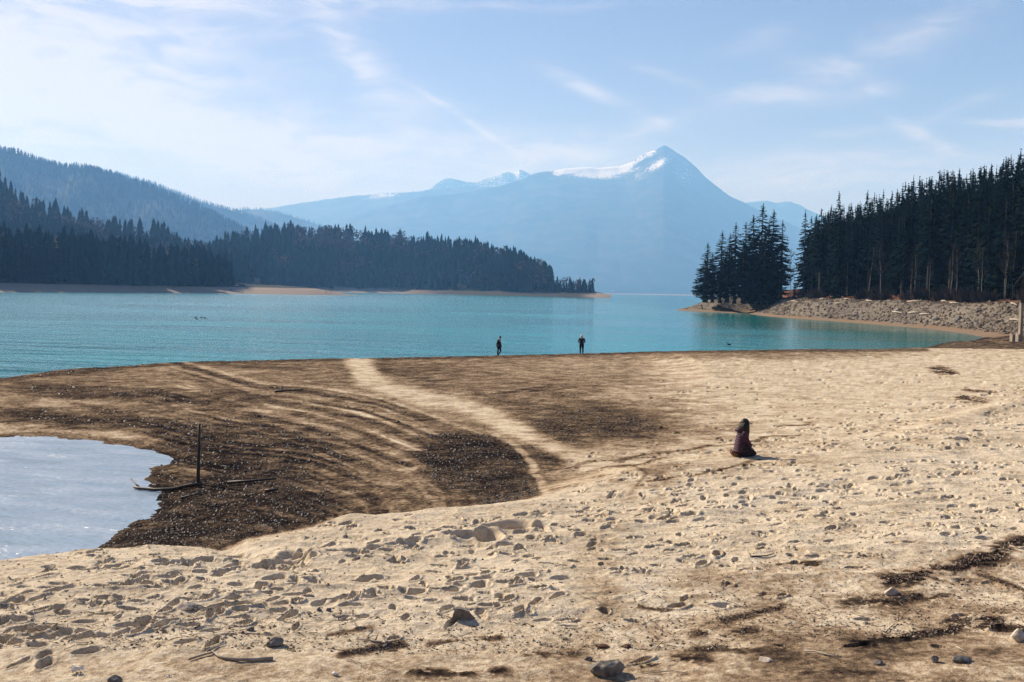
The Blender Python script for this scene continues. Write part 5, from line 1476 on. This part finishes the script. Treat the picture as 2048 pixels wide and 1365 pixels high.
# standing man with pale cap, elbows out
person(1163, 708, (-.3, 1, 0), joints([(0, 0, .92), (0, 0, 1.1), (0, .0, 1.32), (0, 0, 1.5), (0, .02, 1.64), (-.18, 0, 1.40), (-.29, -.05, 1.14), (-.12, .16, 1.02), (.18, 0, 1.40), (.29, -.05, 1.14), (.12, .16, 1.02),
                                       (-.10, 0, .86), (-.11, 0, .47), (-.11, 0, .08), (.10, 0, .86), (.11, 0, .47), (.11, 0, .08)],
                                      [(7, (.7, .6, -.1), (0, 1, 0)), (10, (-.7, .6, .1), (0, 1, 0))], [(13, (-.02, .2, 0)), (16, (.04, .2, 0))]),
       'person in dark clothes and pale cap standing with elbows out, facing the lake', M['navy_cloth'], M['black_cloth'], M['white_cloth'], 'cap', .12)

# kneeling woman facing right and away, long hair, quilted plum coat
p = gat(1486, 914); wk = empty('person', p)
v = [(-.06, 0, .26), (-.05, 0, .40), (-.04, 0, .58), (.01, 0, .74), (.03, 0, .86), (-.05, -.15, .62), (.05, -.18, .42), (.13, -.11, .27), (-.02, .16, .62), (.06, .18, .42), (.14, .11, .27),
     (.02, -.11, .20), (.30, -.12, .10), (-.12, -.12, .07), (.02, .11, .20), (.32, .10, .10), (-.10, .12, .07)]
e = [(0, 1), (1, 2), (2, 3), (3, 4), (2, 5), (5, 6), (6, 7), (2, 8), (8, 9), (9, 10), (0, 11), (11, 12), (12, 13), (0, 14), (14, 15), (15, 16)]
r = [.15, .12, .13, .05, .09, .065, .045, .03, .065, .045, .03, .10, .07, .045, .10, .07, .045]
bv, be, br_ = list(v), list(e), list(r)
hand(bv, be, br_, 7, (1, .3, -.5), (0, 0, -1)); hand(bv, be, br_, 10, (1, -.3, -.5), (0, 0, -1))
skin_obj('body', bv, be, br_, M['skin'], wk)
li = [0, 11, 12, 13, 14, 15, 16]; vm = {k: n_ for n_, k in enumerate(li)}
skin_obj('trousers', [v[k] for k in li], [(vm[a], vm[b]) for a, b in e if a in vm and b in vm], [r[k] * 1.2 for k in li], M['black_cloth'], wk)
# quilted coat torso: stacked padded rings
rings = []; prof = []
for k in range(10):
    z0 = .13 + k * .062; q = k / 9
    rad = .205 - .05 * q if q < .75 else .165 - .13 * (q - .75); prof += [(z0, rad * .955, q), (z0 + .02, rad * 1.015, q), (z0 + .042, rad * 1.015, q)]
prof += [(.74, .07, 1), (.745, .01, 1)]
cm = MB(); ns = 26; vv = []
for z0, rad, q in prof:
    cx_ = -.06 + .05 * q
    for i in range(ns):
        a = TAU * i / ns; vv.append((cx_ + math.cos(a) * rad * .92, math.sin(a) * rad * 1.12, z0))
ff = [(k * ns + i, k * ns + (i + 1) % ns, (k + 1) * ns + (i + 1) % ns, (k + 1) * ns + i) for k in range(len(prof) - 1) for i in range(ns)]
cm.poly(vv, ff + [tuple(range(ns))[::-1]]); coat = cm.build('quilted_coat', M['purple_cloth'], wk, True)
for sgn_ in (-1, 1):
    pts_ = [Vector(v[5 if sgn_ < 0 else 8]), Vector(v[6 if sgn_ < 0 else 9]), Vector(v[7 if sgn_ < 0 else 10])]; dense, rad_ = [], []
    for k in range(19):
        t_ = k / 18 * 2; i = min(1, int(t_)); dense.append(pts_[i].lerp(pts_[i + 1], t_ - i)); rad_.append((.078 - .018 * k / 18) * (1.03 if k % 3 else .95))
    m_ = MB(); m_.tube(dense, rad_, 12); m_.build('sleeve', M['purple_cloth'], wk, True)
# hood folded at the back
m_ = MB(); m_.tube([(-.06, -.12, .70), (-.14, -.10, .69), (-.18, 0, .685), (-.14, .10, .69), (-.04, .12, .70)], [.03, .045, .05, .045, .03], 10); m_.build('hood', M['purple_cloth'], wk, True)
head_parts(wk, Vector(v[4]), (1, .6, 0), M['hair'])
# long hair down the back and side
hm_ = MB(); strands = []
for k in range(16):
    a = math.pi * (.45 + 1.15 * k / 15) + .5; x, y = math.cos(a), math.sin(a)
    hm_.tube([(.03 + x * .07, y * .07, .93), (.02 + x * .105, y * .105, .85), (.01 + x * .115, y * .12, .74), (.0 + x * .13, y * .14, .62), (.02 + x * .11, y * .13, .50 + .05 * (k % 3))], [.03, .034, .036, .032, .006], 7)
hm_.build('long_hair', M['hair'], wk, True)
for y, x in ((-.11, -.27), (.11, -.25)):
    m_ = MB(); m_.tube([(x + .14, y, .07), (x + .02, y, .065), (x - .03, y, .10), (x - .04, y, .17)], [.05, .052, .045, .03], 9); m_.build('boot', M['boot'], wk, True)
tag(wk, 'long-haired person in a plum quilted coat kneeling on the pale sand, seen from behind', 'person')


# tiny people on the far spit
def tiny_person(px_, py_, D, hgt, coat, label):
    p = atD(px_, py_, D); o = empty('person', p); s = hgt / 1.75
    sk = joints([Vector(q) * s for q in [(0, 0, .92), (0, 0, 1.1), (0, 0, 1.32), (0, 0, 1.5), (0, 0, 1.64), (-.18, 0, 1.40), (-.24, 0, 1.14), (-.25, .05, .9), (.18, 0, 1.40), (.24, 0, 1.14), (.25, .05, .9),
                                          (-.10, 0, .86), (-.12, 0, .47), (-.14, -.05, .05), (.10, 0, .86), (.12, 0, .47), (.14, .1, .05)]], [], [])
    skin_obj('body', [tuple(q) for q in sk['v']], sk['e'], [x * s * 1.25 for x in sk['r']], coat, o, 0, 1)
    q = MB(); q.tube([(0, 0, 1.52 * s), (0, 0, 1.65 * s), (0, 0, 1.76 * s)], [.06 * s, .11 * s, .05 * s], 8); q.build('head', M['skin'], o, True)
    tag(o, label, 'person', 'people walking on the sand spit across the lake')


for a, b, D, hh_, lab in [(460.5, 582.2, 700, 1.8, 'left one of a pair of tiny people on the far sand spit'), (463.7, 582.6, 705, 1.7, 'right one of a pair of tiny people on the far sand spit'), (485.5, 585.5, 735, 1.6, 'tiny lone person right of the pair on the far spit'),
                          (652, 586.3, 770, 1.9, 'taller tiny person near the tip of the far sand spit'), (662.5, 587, 775, 1.6, 'tiny person closest to the tip of the far sand spit'), (551, 573.5, 840, 1.5, 'tiny dark person high up on the far spit')]:
    # feet on the spit's surface
    pxx = np.array([a]); ts_ = np.linspace(.1, 2, 60); X_, Y_, Z_ = L0(np.full(60, a), ts_); pp, qq = project(X_, Y_, Z_); k = int(np.argmin(np.abs(qq - b)))
    tiny_person(a, b, D, hh_, M['black_cloth'], lab); bpy.context.view_layer.update()
    ob = [o for o in C.objects if o.name.startswith('person') and o.parent is None][-1]
    ob = max((o for o in C.objects if o.name.split('.')[0] == 'person' and o.parent is None), key=lambda o: int(o.name.split('.')[1]) if '.' in o.name else 0); ob.location = (X_[k], Y_[k], Z_[k])

# overturned white boat and a dark one at the forest edge
for a, tq, col_, lab in ((473, 1.25, M['white'], 'small white overturned boat at the end of the left forest'), (486, 1.3, M['wet_wood'], 'small dark boat lying right of the white overturned one')):
    X_, Y_, Z_ = L0(np.array([a]), np.array([tq])); bt = MB(); L = 1.7 if col_ == M['white'] else 1.3; pr_ = []
    for i in range(9):
        q = i / 8 * 2 - 1; w_ = .65 * (1 - abs(q) ** 2.5) + .03; h_ = .6 * (1 - .25 * q * q); pr_ += [(q * L, -w_, 0), (q * L, -w_ * .75, h_ * .7), (q * L, 0, h_), (q * L, w_ * .75, h_ * .7), (q * L, w_, 0)]
    bt.poly(pr_, [(i * 5 + k, i * 5 + k + 1, i * 5 + k + 6, i * 5 + k + 5) for i in range(8) for k in range(4)]); o = bt.build('rowing_boat', col_, None, True); o.location = (X_[0], Y_[0], Z_[0] + .1); tag(o, lab, 'boat')
# tiny white house on the far shore
X_, Y_, Z_ = fs(np.array([1226.]), np.array([1.3])); p = atD(1226, 582, float(Y_[0])); hs_ = empty('lakeside_house', (p.x, p.y, p.z - 4))
m_ = MB(); m_.box((0, 0, 4), (20, 9, 6)); m_.build('wall', M['white'], hs_)
m_ = MB(); m_.poly([(-11, -5.5, 6.9), (11, -5.5, 6.9), (11, 5.5, 6.9), (-11, 5.5, 6.9), (-11, 0, 11), (11, 0, 11)], [(0, 1, 5, 4), (2, 3, 4, 5), (1, 2, 5), (3, 0, 4), (3, 2, 1, 0)]); m_.build('roof', M['roof'], hs_)
wmesh = MB(); wmesh.box((0, 0, 0), (1.2, .1, 1.4)); wme = wmesh.mesh('window'); wme.materials.append(M['black_cloth'])
for i in range(5): add('window', wme, None, hs_, (-8 + i * 4, -4.53, 4.6))
tag(hs_, 'tiny white house on the far shore below the snowy mountain', 'house')


# ducks
def duck(px_, py_, flip, label):
    p = at(px_, py_, 0); root = empty('duck', p); m_ = MB(); s = 1 if not flip else -1
    m_.tube([(-.26 * s, 0, .10), (-.17 * s, 0, .06), (0, 0, .06), (.13 * s, 0, .07), (.19 * s, 0, .10)], [.015, .07, .10, .085, .04], 10)
    m_.tube([(.14 * s, 0, .09), (.17 * s, 0, .17), (.19 * s, 0, .24), (.22 * s, 0, .25)], [.045, .033, .042, .03], 8); m_.build('body', M['duck'], root, True)
    b_ = MB(); b_.tube([(.24 * s, 0, .245), (.30 * s, 0, .235)], [.02, .012], 6); b_.build('beak', M['leaf'], root)
    tag(root, label, 'duck', 'ducks swimming on the lake')


duck(391.5, 635.5, False, 'duck at the left of the little group, upper of two'); duck(393.5, 639, True, 'lowest duck of the little group on the lake'); duck(402.5, 636, False, 'duck in the middle of the little group'); duck(410, 637, True, 'rightmost duck of the little group on the lake')
duck(1458, 690.5, True, 'lone dark bird floating near the sandbar right of the standing man')
print('tris', sum(len(o.data.polygons) for o in C.objects if o.type == 'MESH' and o.data.users == 1))
